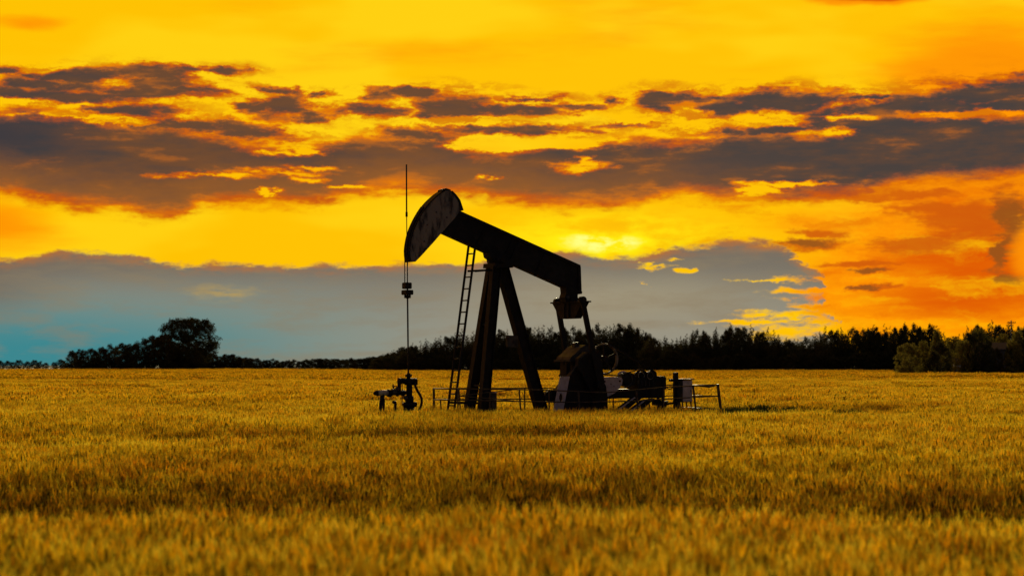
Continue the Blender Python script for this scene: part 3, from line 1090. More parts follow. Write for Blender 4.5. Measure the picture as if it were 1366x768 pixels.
# gear reducer
hood = [(751, 479.5), (752.5, 476), (758, 471.5), (765.5, 463.5), (772, 459.8), (779, 460.2), (785, 465), (789, 473), (790.5, 479.5)]
gb_ = put(MB().prism(*lpx([(756, 480), (789.5, 480), (792, 560), (752, 560)], -0.36, 0.36, 0.0)), 'gear_reducer', M['black'], pj)
put(MB().prism(*lpx(hood, -0.40, 0.40, 0.0)), 'hood', M['edge'], gb_, pj)
put(MB().prism(*lpx([(749, 479.2), (792, 479.2), (792, 482), (749, 482)], -0.45, 0.45, 0.0)), 'cover_flange', M['edge'], gb_, pj)
for x in (753, 760, 767, 774, 781, 788):
    put(MB().cyl(loc(x, 483, 0.43), (0, 0, 1), 0.018, 0.12, 6), 'bolt', M['black'], gb_, pj)
put(MB().prism(*lpx([(765, 456.8), (771, 456.2), (771, 460.5), (765, 463)], -0.08, 0.08, 0.0)), 'breather', M['edge'], gb_, pj)
for n_ in (-0.3, 0.3):
    put(MB().bar(loc(757, 483, n_), down(loc(757, 483, n_), loc(757, 540, n_), 0.3), 0.10, 0.12), 'pedestal_leg', M['black'], gb_, pj)

# cranks and counterweights
cr = put(MB().prism(*lpx([(769.5, 478), (779.5, 469.2), (786, 473), (792, 468.5), (799, 468.5), (804.5, 516), (799, 523), (786, 522), (768.8, 487.5)], 0.62, 0.80, 0.7)), 'crank', M['black'], pj)
put(MB().prism(*lpx([(770, 478.2), (779.6, 469.4), (781.2, 470.6), (771.5, 479.5)], 0.60, 0.82, 0.7)), 'edge_plate', M['edge'], cr, pj)
put(MB().bar(loc(760, 501, 0.82), loc(769, 487, 0.82), 0.02, 0.03), 'edge_plate', M['edge'], cr, pj)  # paler strip painting in the lit diagonal edge of the crank
cw = put(MB().prism(*lpx([(758, 502), (769.5, 487), (776, 500), (801, 503), (808, 514), (810.5, 530), (810.5, 566), (749, 566)], 0.46, 0.61, 0.6)), 'counterweight', M['black'], pj)
put(MB().prism(*lpx([(788, 532), (806, 530), (806, 560), (786, 560)], 0.615, 0.66, 0.6)), 'weight_slab', M['black'], cw, pj)
fcw = put(MB().prism(*lpx([(724.8, 528), (727, 523), (733, 520.2), (741, 520), (757, 500), (772, 500), (772, 566), (744, 566), (741, 536.4), (734, 535.6), (728, 533)], -0.82, -0.62, -0.7)), 'counterweight', M['edge'], pj)
put(MB().prism(*lpx([(745, 500), (756, 488), (768, 500), (768, 518), (752, 518)], -0.60, -0.48, -0.6)), 'crank', M['black'], pj)
T, Bt = (753.4, 502.1), (743.7, 556)
el_l = ell(748, 530, 2.6, 5.6, 90, 270)
el_r = ell(748, 530, 2.6, 5.6, 90, -90)
for pts in ([(747, 502.5), T] + el_l + [Bt, (736.6, 556)], [(759.7, 501.7), T] + el_r + [Bt, (749.2, 556)]):
    put(MB().prism(*lpx(pts, 0.66, 0.70, 0.68)), 'slotted_plate', M['grey'], cw, pj)
g2 = put(MB().prism(*lpx([(801, 502.8), (824.5, 502.3), (829, 503.4), (830.9, 506.6), (829.8, 512.5), (822, 523), (811.5, 528.5), (808, 529.5), (806, 533), (804.5, 533), (804.5, 515)], 0.28, 0.33, 0.33)), 'guard_plate', M['grey'], pj)
for x, y in ((806.5, 508.7), (827, 508), (808, 522), (804.8, 516.5), (815, 512), (819, 515)):
    put(MB().cyl(loc(x, y, 0.345), LAT, 0.028 if x != 815 and x != 819 else 0.012, 0.03, 8), 'bolt', M['black'], g2, pj)

# sheave, belt
sc_ = loc(806, 478.5, -0.46)
sh = put(MB().ring(sc_, LAT, 0.425, 0.028, 36, 6, ry=0.07), 'sheave', M['head'], pj)
for k in range(5):
    t = R(20 + 72 * k)
    put(MB().bar(sc_, sc_ + Vector((math.cos(t) * 0.41, 0, math.sin(t) * 0.41)), 0.05, 0.05), 'spoke', M['black'], sh, pj)
put(MB().cyl(sc_, LAT, 0.09, 0.24, 12), 'hub', M['black'], sh, pj)
ms_c = loc(869.3, 499.5, -0.46)
dirv = (ms_c - sc_).normalized()
nv = Vector((-dirv.z, 0, dirv.x))
belt = put(MB().bar(sc_ + nv * 0.455, ms_c + nv * 0.125, 0.13, 0.03), 'drive_belt', M['rubber'], pj)
put(MB().bar(sc_ - nv * 0.455, ms_c - nv * 0.125, 0.13, 0.03), 'belt_run', M['rubber'], belt, pj)

# motor group on its mount
mo = put(MB().prism(*lpx([(845, 503.5), (876.5, 503.5), (877.5, 501.4), (881, 501.4), (882.5, 504), (882.5, 519), (845, 519)], -0.55, 0.05, -0.2)), 'motor', M['black'], pj)
put(MB().cyl(ms_c, LAT, 0.125, 0.18, 18), 'pulley', M['black'], mo, pj)
put(MB().cyl(loc(854, 500.5, -0.2), LAT, 0.105, 0.4, 16), 'end_bell', M['black'], mo, pj)
put(MB().ring(loc(855.5, 502.5, -0.05), LAT, 0.19, 0.035, 14, 6, 10, 170), 'belt_guard', M['black'], mo, pj)
put(MB().cyl(loc(866.5, 500.5, 0.0), LAT, 0.11, 0.25, 16), 'end_bell', M['black'], mo, pj)
put(MB().ring(loc(867.5, 501, 0.14), LAT, 0.10, 0.012, 18, 5), 'bell_highlight', M['head'], mo, pj)  # both pale rings are added as painted highlights on the motor ends
put(MB().ring(loc(855.5, 501, 0.02), LAT, 0.10, 0.012, 18, 5), 'bell_highlight', M['head'], mo, pj)
put(MB().tube([loc(879, 502, 0.08), loc(884, 506, 0.1), loc(885, 514, 0.12), loc(893, 519, 0.15), loc(899, 516, 0.2)], 0.016, 6), 'power_cable', M['rubber'], mo, pj)
for k in range(5):
    put(MB().box(loc(851 + 5 * k, 511, 0.07), (0.03, 0.03, 0.16)), 'cooling_fin', M['edge'], mo, pj)
dr = put(MB().cyl(loc(835.5, 506, -0.15), LAT, 0.205, 0.40, 22), 'brake_drum', M['black'], pj)
put(MB().ring(loc(835.5, 506, 0.06), LAT, 0.2, 0.016, 24, 6), 'rim', M['steel'], dr, pj)
put(MB().ring(loc(831, 506, -0.05), LAT, 0.22, 0.03, 16, 6, 40, 150), 'drum_highlight', M['grey'], dr, pj)  # grey arc painting in the pale highlight on top of the drum
put(MB().tube([loc(826, 500, 0.1), loc(836, 497, 0.1), loc(846, 494.6, 0.0), loc(853, 491.5, 0.0)], 0.014, 6), 'brake_lever', M['edge'], dr, pj)
mm = put(MB().prism(*lpx([(809, 519), (883.5, 518), (883.5, 530.5), (809, 531)], -0.5, 0.24, 0.1)), 'motor_mount', M['black'], pj)
for a in ([(846, 530.5), (856.5, 530.5), (818, 560), (807, 560)], [(861, 533), (874, 531), (840, 560), (826, 560)]):
    s_ = put(MB().prism(*lpx(a, 0.28, 0.52, 0.5)), 'brace', M['black'], pj)
    p, q = loc(*a[0], 0.5), loc(*a[3], 0.5)
    put(MB().bar(p + Vector((0, -0.03, 0.012)), q + Vector((0, -0.03, 0.012)), 0.06, 0.02), 'flange', M['grey'], s_, pj)  # grey strip painting in the lit upper edge of the brace
put(MB().prism(*lpx([(873, 533), (882, 533), (883, 537), (892, 534), (889.5, 541), (886, 548), (882, 546), (881, 541), (873, 540)], -0.05, 0.1, 0.1)), 'support_bracket', M['black'], pj)
put(MB().bar(loc(884, 516, 0.1), down(loc(884, 516, 0.1), loc(885, 550, 0.1), 0.28), 0.06, 0.07), 'support_leg', M['black'], pj)
put(MB().bar(loc(878, 517, -0.4), down(loc(878, 517, -0.4), loc(878, 550, -0.4), 0.28), 0.06, 0.07), 'support_leg', M['black'], pj)
for n_ in (-0.55, 0.55):
    put(MB().bar((-1.5, -n_, 0.13), (4.9, -n_, 0.13), 0.16, 0.2, (0, 1, 0)), 'skid_beam', M['black'], pj)
for x in (-1.3, 0.9, 2.6, 4.7):
    put(MB().bar((x, -0.47, 0.13), (x, 0.47, 0.13), 0.12, 0.14, (0, 0, 1)), 'skid_tie', M['black'], pj)
# bridle cables over the head, down to the carrier bar
for n_ in (-0.08, 0.08):
    c0 = loc(541.8 + n_ * 22, 349, n_)
    pts = [loc(541.8 + n_ * 22, 382, n_)] + [c0] + [loc(x - 2.0 - 3.3 + n_ * 22, y - 0.6, n_) for x, y in arc[3:16]]
    put(MB().tube(pts, 0.016, 6), 'bridle_cable', M['black'], pj)

# ------------------------------------------------------------------ polished rod
wx0 = loc(544.5, 545, 0).x
pr = frame('polished_rod', (wx0, 0.0), 'thin dark polished rod hanging from the cables below the curved head', 'rod')
put(MB().tube([loc(542.2, 219.5, 0), loc(542.4, 285, 0)], 0.021, 8), 'rod', M['steel'], pr)
put(MB().tube([loc(542.4, 285, 0), loc(543.4, 376, 0)], 0.013, 8), 'rod', M['steel'], pr)
put(MB().cyl(loc(542.4, 286, 0), (0, 0, 1), 0.032, 0.13, 8), 'coupling', M['black'], pr)
put(MB().tube([loc(543.4, 376, 0), loc(544.8, 502, 0)], 0.024, 8), 'rod', M['steel'], pr)
put(MB().box(loc(542.8, 381, 0), (0.19, 0.26, 0.17)), 'rod_clamp', M['black'], pr, bevel=0.02)
cb = put(MB().box(loc(543.4, 390, 0), (0.22, 0.34, 0.13)), 'carrier_bar', M['black'], pr, bevel=0.02)
for n_ in (-0.13, 0.13):
    put(MB().cyl(loc(543.6 + n_ * 22, 394.5, n_), (0, 0, 1), 0.035, 0.12, 8), 'cable_socket', M['black'], cb, pr)
put(MB().cyl(loc(543.5, 396, 0), (0, 0, 1), 0.05, 0.08, 8), 'nut', M['black'], cb, pr)

# ------------------------------------------------------------------ wellhead
wh = frame('wellhead', (wx0, 0.0), 'dark wellhead with pipes, valves and curved hose below the rod', 'wellhead')


def vcyl(x, y0, y1, r, n_=0.0, seg=12):
    return MB().tube([loc(x, y0, n_), loc(x, y1, n_)], r, seg)


sb = put(vcyl(545, 499.2, 502.4, 0.09), 'stuffing_box', M['black'], wh)
put(vcyl(545, 502, 506, 0.055), 'gland', M['black'], sb, wh)
put(vcyl(545, 497.5, 499.4, 0.05), 'gland', M['black'], sb, wh)
tee = put(MB().tube([loc(531.5, 508, 0), loc(555, 508, 0)], 0.078, 12), 'pumping_tee', M['black'], wh)
put(vcyl(545.6, 504.5, 513.5, 0.125), 'collar', M['black'], tee, wh)
put(MB().cyl(loc(553.8, 509, 0), (1, 0, 0), 0.10, 0.07, 12), 'flange', M['black'], tee, wh)
put(MB().cyl(loc(533, 508.5, 0), (1, 0, 0), 0.095, 0.06, 12), 'flange', M['black'], tee, wh)
put(vcyl(546, 512, 530, 0.082), 'casing_riser', M['black'], wh)
put(vcyl(546, 528, 538, 0.115), 'casing_head', M['black'], wh)
fl_ = put(vcyl(545.5, 537.5, 541.5, 0.185, seg=16), 'casing_flange', M['black'], wh)
put(MB().tube([loc(545.5, 541, 0), down(loc(545.5, 541, 0), loc(545.5, 556, 0), 0.02)], 0.15, 14), 'casing', M['black'], wh)
for i in range(6):
    t = R(60 * i + 15)
    p = loc(545.5, 539.5, 0)
    put(MB().cyl(p + Vector((math.cos(t) * 0.15, math.sin(t) * 0.15, 0)), (0, 0, 1), 0.02, 0.14, 6), 'bolt', M['black'], fl_, wh)
put(MB().cyl(loc(552.5, 539, 0.06), (1, 0, 0), 0.07, 0.12, 10), 'casing_valve', M['black'], wh)
put(MB().cyl(loc(540.8, 530, 0.06), LAT, 0.06, 0.1, 10), 'gauge', M['steel'], wh)
put(vcyl(532.6, 507.5, 521, 0.05), 'bleed_pipe', M['black'], wh)
put(vcyl(536.6, 512, 540, 0.012, 0.1, 6), 'stay_rod', M['black'], wh)
fp_ = put(MB().tube([loc(541, 523.5, 0), loc(516, 524.2, 0)], 0.062, 12), 'flow_line', M['black'], wh)
put(MB().tube([loc(517, 523.6, 0), loc(503.5, 524, 0)], 0.076, 12), 'wrapped_pipe', M['pale'], fp_, wh)
put(MB().tube([loc(503.6, 524, 0), loc(500.2, 524.3, 0), loc(498.3, 525, 0)], 0.080, 12, 0.03), 'end_cap', M['black'], fp_, wh)
for x, r_ in ((518, 0.10), (521.5, 0.085), (530, 0.09), (537, 0.085)):
    put(MB().cyl(loc(x, 524, 0), (1, 0, 0), r_, 0.05, 12), 'flange', M['black'], fp_, wh)
vb = put(MB().box(loc(525.6, 522.5, 0), (0.16, 0.16, 0.17)), 'valve_body', M['steel'], wh, bevel=0.03)
put(MB().tube([loc(526, 519, 0), loc(524.2, 515, 0), loc(524.6, 512.2, 0)], 0.022, 6), 'valve_stem', M['black'], vb, wh)
put(MB().ring(loc(527.8, 517.6, 0), (0.4, -1, 0.3), 0.07, 0.015, 14, 5), 'hand_wheel', M['steel'], vb, wh)
put(MB().box(loc(530, 518.5, 0), (0.1, 0.12, 0.1)), 'bonnet', M['steel'], vb, wh, bevel=0.02)
put(MB().tube([loc(520.5, 526.5, 0), loc(520.5, 529.5, 0)], 0.04, 8), 'drain_plug', M['black'], fp_, wh)
lp_ = loc(510, 526, 0)
put(MB().tube([lp_, down(lp_, loc(510, 546, 0), 0.02)], 0.058, 10), 'pipe_support', M['black'], wh)
for dx_ in (-0.05, 0.05):
    put(MB().tube([loc(510, 534, 0) + Vector((dx_, 0, 0)), down(loc(510, 534, 0), loc(509, 546, 0), 0.02) + Vector((dx_ * 1.3, 0, 0))], 0.032, 8), 'support_strut', M['black'], wh)
put(MB().cyl(loc(510, 533, 0), (0, 0, 1), 0.07, 0.06, 10), 'clamp', M['black'], wh)
sp = [loc(524, 537.2, 0.1), loc(525.2, 535.6, 0.1), loc(527, 535.8, 0.1), loc(527.4, 539, 0.1)]
put(MB().tube(sp + [down(loc(527.4, 539, 0.1), loc(527.4, 546, 0.1), 0.02)], 0.040, 8), 'vent_pipe', M['black'], wh)
hp = [(553, 511), (554.5, 516), (557.2, 521.5), (560.3, 526.5), (562.4, 531.5), (562.6, 537), (561, 542.5), (558.6, 548), (556, 558)]
put(MB().tube([loc(x, y, 0.12) for x, y in hp], 0.037, 8), 'hose', M['rubber'], wh)

# ------------------------------------------------------------------ guard rail
fe0 = loc(612, 545, 1.35).x
gr = frame('guard_rail', (fe0, 1.35), 'worn pipe guard rail on thin posts round the pump jack', 'guard rail')
NN = 1.35


def rail(pts, r_=0.017, name='rail'):
    put(MB().tube([loc(*p) for p in pts], r_, 6), name, M['rail'], gr)


def interp(pts, x):
    return float(np.interp(x, [p[0] for p in pts], [p[1] for p in pts]))


topr = [(612, 518.6), (686, 519.2), (743, 520.6), (804, 523.6), (848.4, 519.9), (885.5, 516.2), (924, 514.6), (958.2, 512.9)]
midr = [(612, 533.4), (700, 535.2), (771.7, 536.4), (848, 534.6), (922.6, 529.8), (959.8, 528)]
lowr = [(733, 549.5), (811, 550.8), (866, 549), (922, 545.9), (961, 545.6)]
rail([(x, y, NN) for x, y in topr])
rail([(x, y, NN) for x, y in midr])
rail([(x, y, NN) for x, y in lowr])
rail([(613, 528, NN), (650, 523.4, NN), (686, 519.3, NN)], 0.013)
rail([(613, 528, NN), (650, 531, NN), (686, 534.6, NN)], 0.013)
NF = -1.2
rail([(578.2, 518, NF), (612, 518.6, NN)], 0.022)
rail([(578.4, 532.8, NF), (612, 533.4, NN)], 0.022)
ftop = [(578.2, 518, NF), (700, 517.6, NF), (800, 518.4, NF), (905, 512.6, NF)]
rail(ftop)
rail([(578.4, 532.8, NF), (640, 532.4, NF), (800, 531.4, NF), (906, 527.2, NF)])
rail([(905, 512.6, NF), (930, 513.6, 0.3), (958.2, 512.9, NN)], 0.017)
rail([(906, 527.2, NF), (959.8, 528, NN)])
rail([(907, 543, NF), (961, 545.6, NN)])
rail([(866, 546.5, NF), (907, 543, NF)])


def post(x0, y0, x1, n_, w=0.028):
    p, q = loc(x0, y0, n_), loc(x1, 553, n_)
    put(MB().bar(p + Vector((0, 0, 0.02)), down(p, q, 0.0), w, w), 'post', M['rail'], gr)


for x0, x1, w in ((612, 614.5, 0.03), (610.5, 611, 0.03), (692.4, 695, 0.032), (732.6, 732.6, 0.03), (771.2, 774, 0.04), (848.6, 851.8, 0.042), (885.2, 885.2, 0.03), (957.4, 962.2, 0.06)):
    post(x0, interp(topr, x0), x1, NN, w)
post(924.4, 514.6, 929, NN, 0.042)
for x0, x1, w in ((578.6, 579, 0.05), (640, 640, 0.03), (700, 700, 0.03), (800, 800, 0.03), (818, 818, 0.03), (866, 866, 0.03), (905, 907.5, 0.04)):
    post(x0, float(np.interp(x0, [p[0] for p in ftop], [p[1] for p in ftop])), x1, NF, w)
p, q = loc(587.6, 533, -0.6), loc(588.4, 546, -0.6)
put(MB().bar(p, down(p, q, 0.0), 0.03, 0.03), 'post', M['rail'], gr)
put(MB().tube([loc(932, 514, 0.6), loc(946, 515.6, 0.6), loc(953, 514.2, 0.8)], 0.028, 6), 'loose_cable', M['steel'], gr)

# ------------------------------------------------------------------ cabinet, service post, box
cx0 = loc(910, 520, 0.55).x
cx1 = loc(923.6, 520, 0.55).x
zc0, zc1 = loc(917, 536, 0.55).z, loc(917, 506.5, 0.55).z
cab = frame('control_cabinet', ((cx0 + cx1) / 2, 0.4), 'grey metal control cabinet on legs inside the guard rail, beside a dark post', 'cabinet')
cm_ = ((cx0 + cx1) / 2, -0.40, (zc0 + zc1) / 2)
cbx = put(MB().box(cm_, (cx1 - cx0, 0.30, zc1 - zc0)), 'cabinet_body', M['edge'], cab, bevel=0.008)
put(MB().box((cm_[0], -0.562, cm_[2]), (cx1 - cx0 - 0.03, 0.02, zc1 - zc0 - 0.03)), 'door', M['grey'], cab, bevel=0.005)
put(MB().box((cm_[0], -0.41, zc1 + 0.02), (cx1 - cx0 + 0.06, 0.40, 0.03)), 'lid', M['edge'], cab)
put(MB().box((cx1 - 0.07, -0.58, cm_[2]), (0.02, 0.02, 0.08)), 'handle', M['black'], cab)
for sx in (cx0 + 0.03, cx1 - 0.03):
    for sn in (0.28, 0.52):
        put(MB().bar((sx, -sn, zc0), (sx + 0.03, -sn, 0.0), 0.03, 0.03), 'leg', M['rail'], cab)
px_ = loc(901.3, 520, 0.2).x
svp = frame('service_post', (px_, 0.2), 'thick dark post with short cross arm left of the grey cabinet', 'post')
p = loc(901.2, 496.4, 0.2)
put(MB().bar(p, (p.x + 0.02, p.y, 0.0), 0.12, 0.115), 'post', M['black'], svp)
put(MB().bar(loc(893, 507, 0.28), loc(912, 506.5, 0.28), 0.07, 0.075), 'cross_arm', M['black'], svp)
put(MB().tube([loc(886, 540, 0.2), loc(893, 538, 0.2), loc(901, 537, 0.2)], 0.03, 6), 'conduit', M['black'], svp)
bx0 = loc(654.6, 535, 0.95).x
bx1 = loc(662.4, 535, 0.95).x
bz = loc(658, 523.8, 0.95).z
jb = frame('metal_box', ((bx0 + bx1) / 2, 0.9), 'narrow upright grey metal box behind the rail, right of the front legs', 'box')
bb = put(MB().box(((bx0 + bx1) / 2, -0.9, bz / 2), (bx1 - bx0, 0.14, bz)), 'box_body', M['edge'], jb, bevel=0.01)
put(MB().box(((bx0 + bx1) / 2, -0.982, bz / 2 + 0.1), (bx1 - bx0 - 0.05, 0.02, bz - 0.35)), 'front_panel', M['steel'], jb)
put(MB().box(((bx0 + bx1) / 2, -0.9, bz + 0.012), (bx1 - bx0 + 0.02, 0.16, 0.02)), 'lid', M['grey'], jb)
for o in list(C.objects):
    if '_b' in o: del o['_b']

# ------------------------------------------------------------------ trees
def leaf_cloud(r_, centers, radii, per, size, flat=0.75):
    """leaf faces scattered through clumps"""
    tot = int(sum(per))
    which = np.repeat(np.arange(len(centers)), per)
    d_ = r_.normal(size=(tot, 3))
    d_ /= np.linalg.norm(d_, axis=1)[:, None]
    rad = r_.random(tot) ** 0.45
    c_ = centers[which] + d_ * (rad * radii[which])[:, None] * np.array([1, 1, flat])
    a = r_.normal(size=(tot, 3)); a /= np.linalg.norm(a, axis=1)[:, None]
    b_ = np.cross(a, r_.normal(size=(tot, 3))); b_ /= np.linalg.norm(b_, axis=1)[:, None]
    s_ = size * (0.6 + 0.8 * r_.random(tot))[:, None]
    vs = np.stack([c_ - a * s_, c_ + b_ * s_ * 0.55, c_ + a * s_, c_ - b_ * s_ * 0.55], 1).reshape(-1, 3)
    vs[:, 2] = np.maximum(vs[:, 2], 0.02)
    return vs, np.arange(tot * 4).reshape(-1, 4)


def tree_mesh(seed, style, mat):
    """unit trees about ten metres tall: trunk mesh, crown mesh"""
    r_ = np.random.default_rng(seed)
    mb = MB()
    H = 10.0
    cen, rad, per = [], [], []
    if style == 'aspen':
        W = 2.7
        lead = []
        for k in range(26):
            az = r_.random() * 6.283
            rr = W * 1.0 * math.sqrt(r_.random())
            hh_ = H * (0.80 + 0.17 * r_.random()) * (1 - 0.42 * (rr / W) ** 2.2)
            lead.append((rr * math.cos(az), rr * math.sin(az), hh_))
        lead[0] = (0.5 * r_.random(), 0, H)
        mb.tube([(0, 0, 0), (0.05, 0, 2), (0.1, 0.05, 5), (0.15, 0, 8.6)], 0.17, 7, 0.04)
        for lx, ly, lz in lead:
            mb.tube([(0.05, 0, lz * 0.25), (lx * 0.6, ly * 0.6, lz * 0.55), (lx, ly, lz * 0.97)], 0.06, 5, 0.015)
            # a spire of leaves up each leader, thinning to the tip
            n_ = 17
            for i in range(n_):
                t = (i + 0.5) / n_
                z = lz * (0.30 + 0.70 * t)
                f = 0.24 + 0.76 * (1 - t) ** 0.6
                jx, jy = r_.normal(0, 0.22, 2)
                cen.append((lx * (0.5 + 0.5 * t) + jx, ly * (0.5 + 0.5 * t) + jy, z))
                rad.append(0.86 * f * (0.8 + 0.4 * r_.random()))
                per.append(int(20 * f + 3))
            cen.append((lx, ly, lz + 0.1)); rad.append(0.15); per.append(4)
        for k in range(44):
            az = r_.random() * 6.283; rr = W * 1.1 * math.sqrt(r_.random())
            cen.append((rr * math.cos(az), rr * math.sin(az), 0.2 + 5.6 * r_.random())); rad.append(1.0); per.append(56)
        size = 0.14
    elif style == 'bush':
        W = 4.2
        mb.tube([(0, 0, 0), (0.1, 0, 2.5), (0.1, 0.1, 5)], 0.25, 7, 0.08)
        for k in range(6):
            az = r_.random() * 6.283
            mb.tube([(0, 0, 0.4), (math.cos(az) * 1.2, math.sin(az) * 1.2, 3), (math.cos(az) * 2.6, math.sin(az) * 2.6, 6)], 0.14, 5, 0.03)
        for k in range(120):
            az = r_.random() * 6.283; t = r_.random()
            z = H * (0.03 + 0.90 * t)
            wmax = W * math.sqrt(max(0.05, 1 - (max(0.0, t - 0.25) / 0.8) ** 2))
            rr = wmax * math.sqrt(r_.random())
            cen.append((rr * math.cos(az), rr * math.sin(az), z * (0.9 + 0.16 * r_.random()))); rad.append(1.0 * (0.6 + 0.6 * r_.random())); per.append(64)
        size = 0.19
    else:   # one big broad crown with a hollow on its right side
        mb.tube([(0, 0, 0), (0.1, 0, 1.6), (0.0, 0.1, 3.4), (-0.2, 0, 6)], 0.42, 9, 0.14)
        for az, L, z1 in ((0.2, 4.2, 5.6), (1.4, 2.6, 7.0), (2.6, 4.2, 6.2), (3.6, 3.8, 5.2), (4.6, 2.6, 7.4), (5.6, 3.6, 6.6)):
            mb.tube([(0, 0, 2.4), (math.cos(az) * L * 0.5, math.sin(az) * L * 0.5, z1 * 0.7), (math.cos(az) * L, math.sin(az) * L, z1)], 0.16, 6, 0.04)
        for k in range(460):
            az = r_.random() * 6.283
            t = r_.random()
            z = 1.2 + 8.0 * t
            wmax = 5.3 * math.sqrt(max(0.02, 1 - ((t - 0.52) / 0.56) ** 2))
            rr = wmax * math.sqrt(r_.random())
            x, y = rr * math.cos(az), rr * math.sin(az)
            if abs(x - 0.8) < 1.6 and 3.9 < z < 4.7: continue
            cen.append((x, y, z)); rad.append(0.80 * (0.6 + 0.6 * r_.random())); per.append(66)
        size = 0.14
    vs, fs = leaf_cloud(r_, np.array(cen), np.array(rad), per, size)
    crown = np_mesh('crown', vs, fs, [mat])
    bmesh.ops.recalc_face_normals(mb.bm, faces=mb.bm.faces[:])
    tm = bpy.data.meshes.new('trunk'); mb.bm.to_mesh(tm); mb.bm.free()
    tm.materials.append(M['bark'])
    return tm, crown


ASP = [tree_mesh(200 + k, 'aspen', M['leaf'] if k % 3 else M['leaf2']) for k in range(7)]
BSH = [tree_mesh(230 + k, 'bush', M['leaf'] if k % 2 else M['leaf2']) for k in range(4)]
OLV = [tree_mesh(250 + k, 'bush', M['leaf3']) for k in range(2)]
BIG = tree_mesh(270, 'big', M['leaf'])


def tree(name, meshes, px, top_y, d, wfac, label, cat, group=None, rz=None):
    """a tree rooted on the field at distance d whose tip reaches row top_y"""
    x = (px - 683) / FPX * d
    g = float(ground(np.array([x]), np.array([float(d)]))[0])
    h = CAMZ + (HOR - top_y) / FPX * d - g
    o = empty(name, (x, d, g), random.random() * 6.28 if rz is None else rz)
    s_ = h / 10.0
    o.scale = (s_ * wfac, s_ * wfac, s_)
    link('trunk', meshes[0], None, o)
    link('crown', meshes[1], None, o)
    return tag(o, label, cat, group)


prof = [(300, 472), (340, 477), (400, 479), (450, 477), (500, 475), (525, 469), (548, 460), (565, 453), (580, 448), (610, 443), (640, 439), (700, 434), (745, 435),
        (780, 438), (810, 432), (845, 431), (862, 436), (872, 448), (900, 452), (914, 446), (928, 441), (960, 434), (1000, 434), (1030, 438), (1048, 447), (1063, 453),
        (1078, 444), (1110, 436), (1150, 434), (1200, 431), (1250, 432), (1262, 442), (1272, 447), (1284, 438), (1300, 432), (1322, 429), (1400, 430)]
PLACES = [(545, 'left of the hanging rod'), (618, 'between the hanging rod and the ladder'), (668, 'behind the front legs'), (735, 'behind the rear leg'),
          (800, 'behind the pitman arms'), (868, 'above the motor'), (915, 'above the grey cabinet'), (985, 'just past the guard rail'), (1060, 'left of the skyline notch'),
          (1130, 'right of the skyline notch'), (1200, 'under the brightest orange sky'), (1270, 'behind the dark round bush'), (1330, 'left of the power pole'), (1500, 'beside the power pole')]


def place(x):
    return next(t for lim, t in PLACES if x < lim)


STANDS = [
    (505, 868, 505, 'dark tree of the wood behind', 'trees of the wood behind the pump jack'),
    (868, 1060, 470, 'dark tree of the middle wood', 'trees of the wood right of the pump jack'),
    (1060, 1266, 458, 'tall dark tree of the right wood', 'trees of the wood at right'),
    (1276, 1400, 440, 'dark tree behind farm shrubs', 'trees at the far right'),
]
for x0, x1, d, lab, grp in STANDS:
    for row, (dd, st, lift) in enumerate(((0, 15, 2.0), (9, 12.5, 0.0))):
        x = x0 + (row * 6)
        while x < x1:
            ty = interp(prof, x) + lift + random.uniform(-3.0, 6.5)
            dist_ = d + dd + random.uniform(-2, 2)
            hh_ = CAMZ + (HOR - ty) / FPX * dist_
            wf = max(0.85, min(2.2, 8.5 / hh_)) * random.uniform(0.85, 1.2)
            rounded = random.random() < 0.45
            if rounded: wf *= 0.62
            tree('round_tree' if rounded else 'aspen_tree', random.choice(BSH if rounded else ASP), x + random.uniform(-3, 3), ty + (1.5 if rounded else 0), dist_, wf, lab + ', ' + place(x) + (', front row' if row == 0 else ', back row'), 'tree', grp)
            x += st * random.uniform(0.8, 1.2)
# lower trees in the dip of the skyline
for x in (868, 877, 887, 897, 908, 1049, 1058, 1066):
    tree('aspen_tree', random.choice(ASP), x, interp(prof, x) + random.uniform(0, 4), 560 + random.uniform(-5, 5), 1.1, 'low distant tree in the dip of the skyline, ' + place(x), 'tree', 'low distant trees')
# undergrowth closing the woods towards the field
for x0, x1, d, lab, grp in STANDS[:3]:
    x = x0 - 4
    while x < x1:
        tree('thicket_bush', random.choice(BSH), x, 474 + random.uniform(-9, 5) if x > 540 else 483, d - 6 + random.uniform(-1.5, 1.5), 1.3 * random.uniform(0.8, 1.2),
             'dense dark bush at the foot of the wood, ' + place(x), 'bush', 'bushes along the foot of the woods')
        x += 15 * random.uniform(0.8, 1.2)
# hedge between the lone tree and the wood
x = 296
while x < 545:
    ty = interp(prof, x) + random.uniform(-1.0, 3)
    tree('hedge_shrub', random.choice(BSH), x, ty, 590 + random.uniform(-8, 8), 1.5 * random.uniform(0.8, 1.3), 'low dark shrub in the hedge ' + ('beside the broad tree' if x < 380 else 'midway between broad tree and wood' if x < 460 else 'where the wood begins'), 'shrub', 'shrubs of the low hedge')
    x += 7.5 * random.uniform(0.7, 1.2)
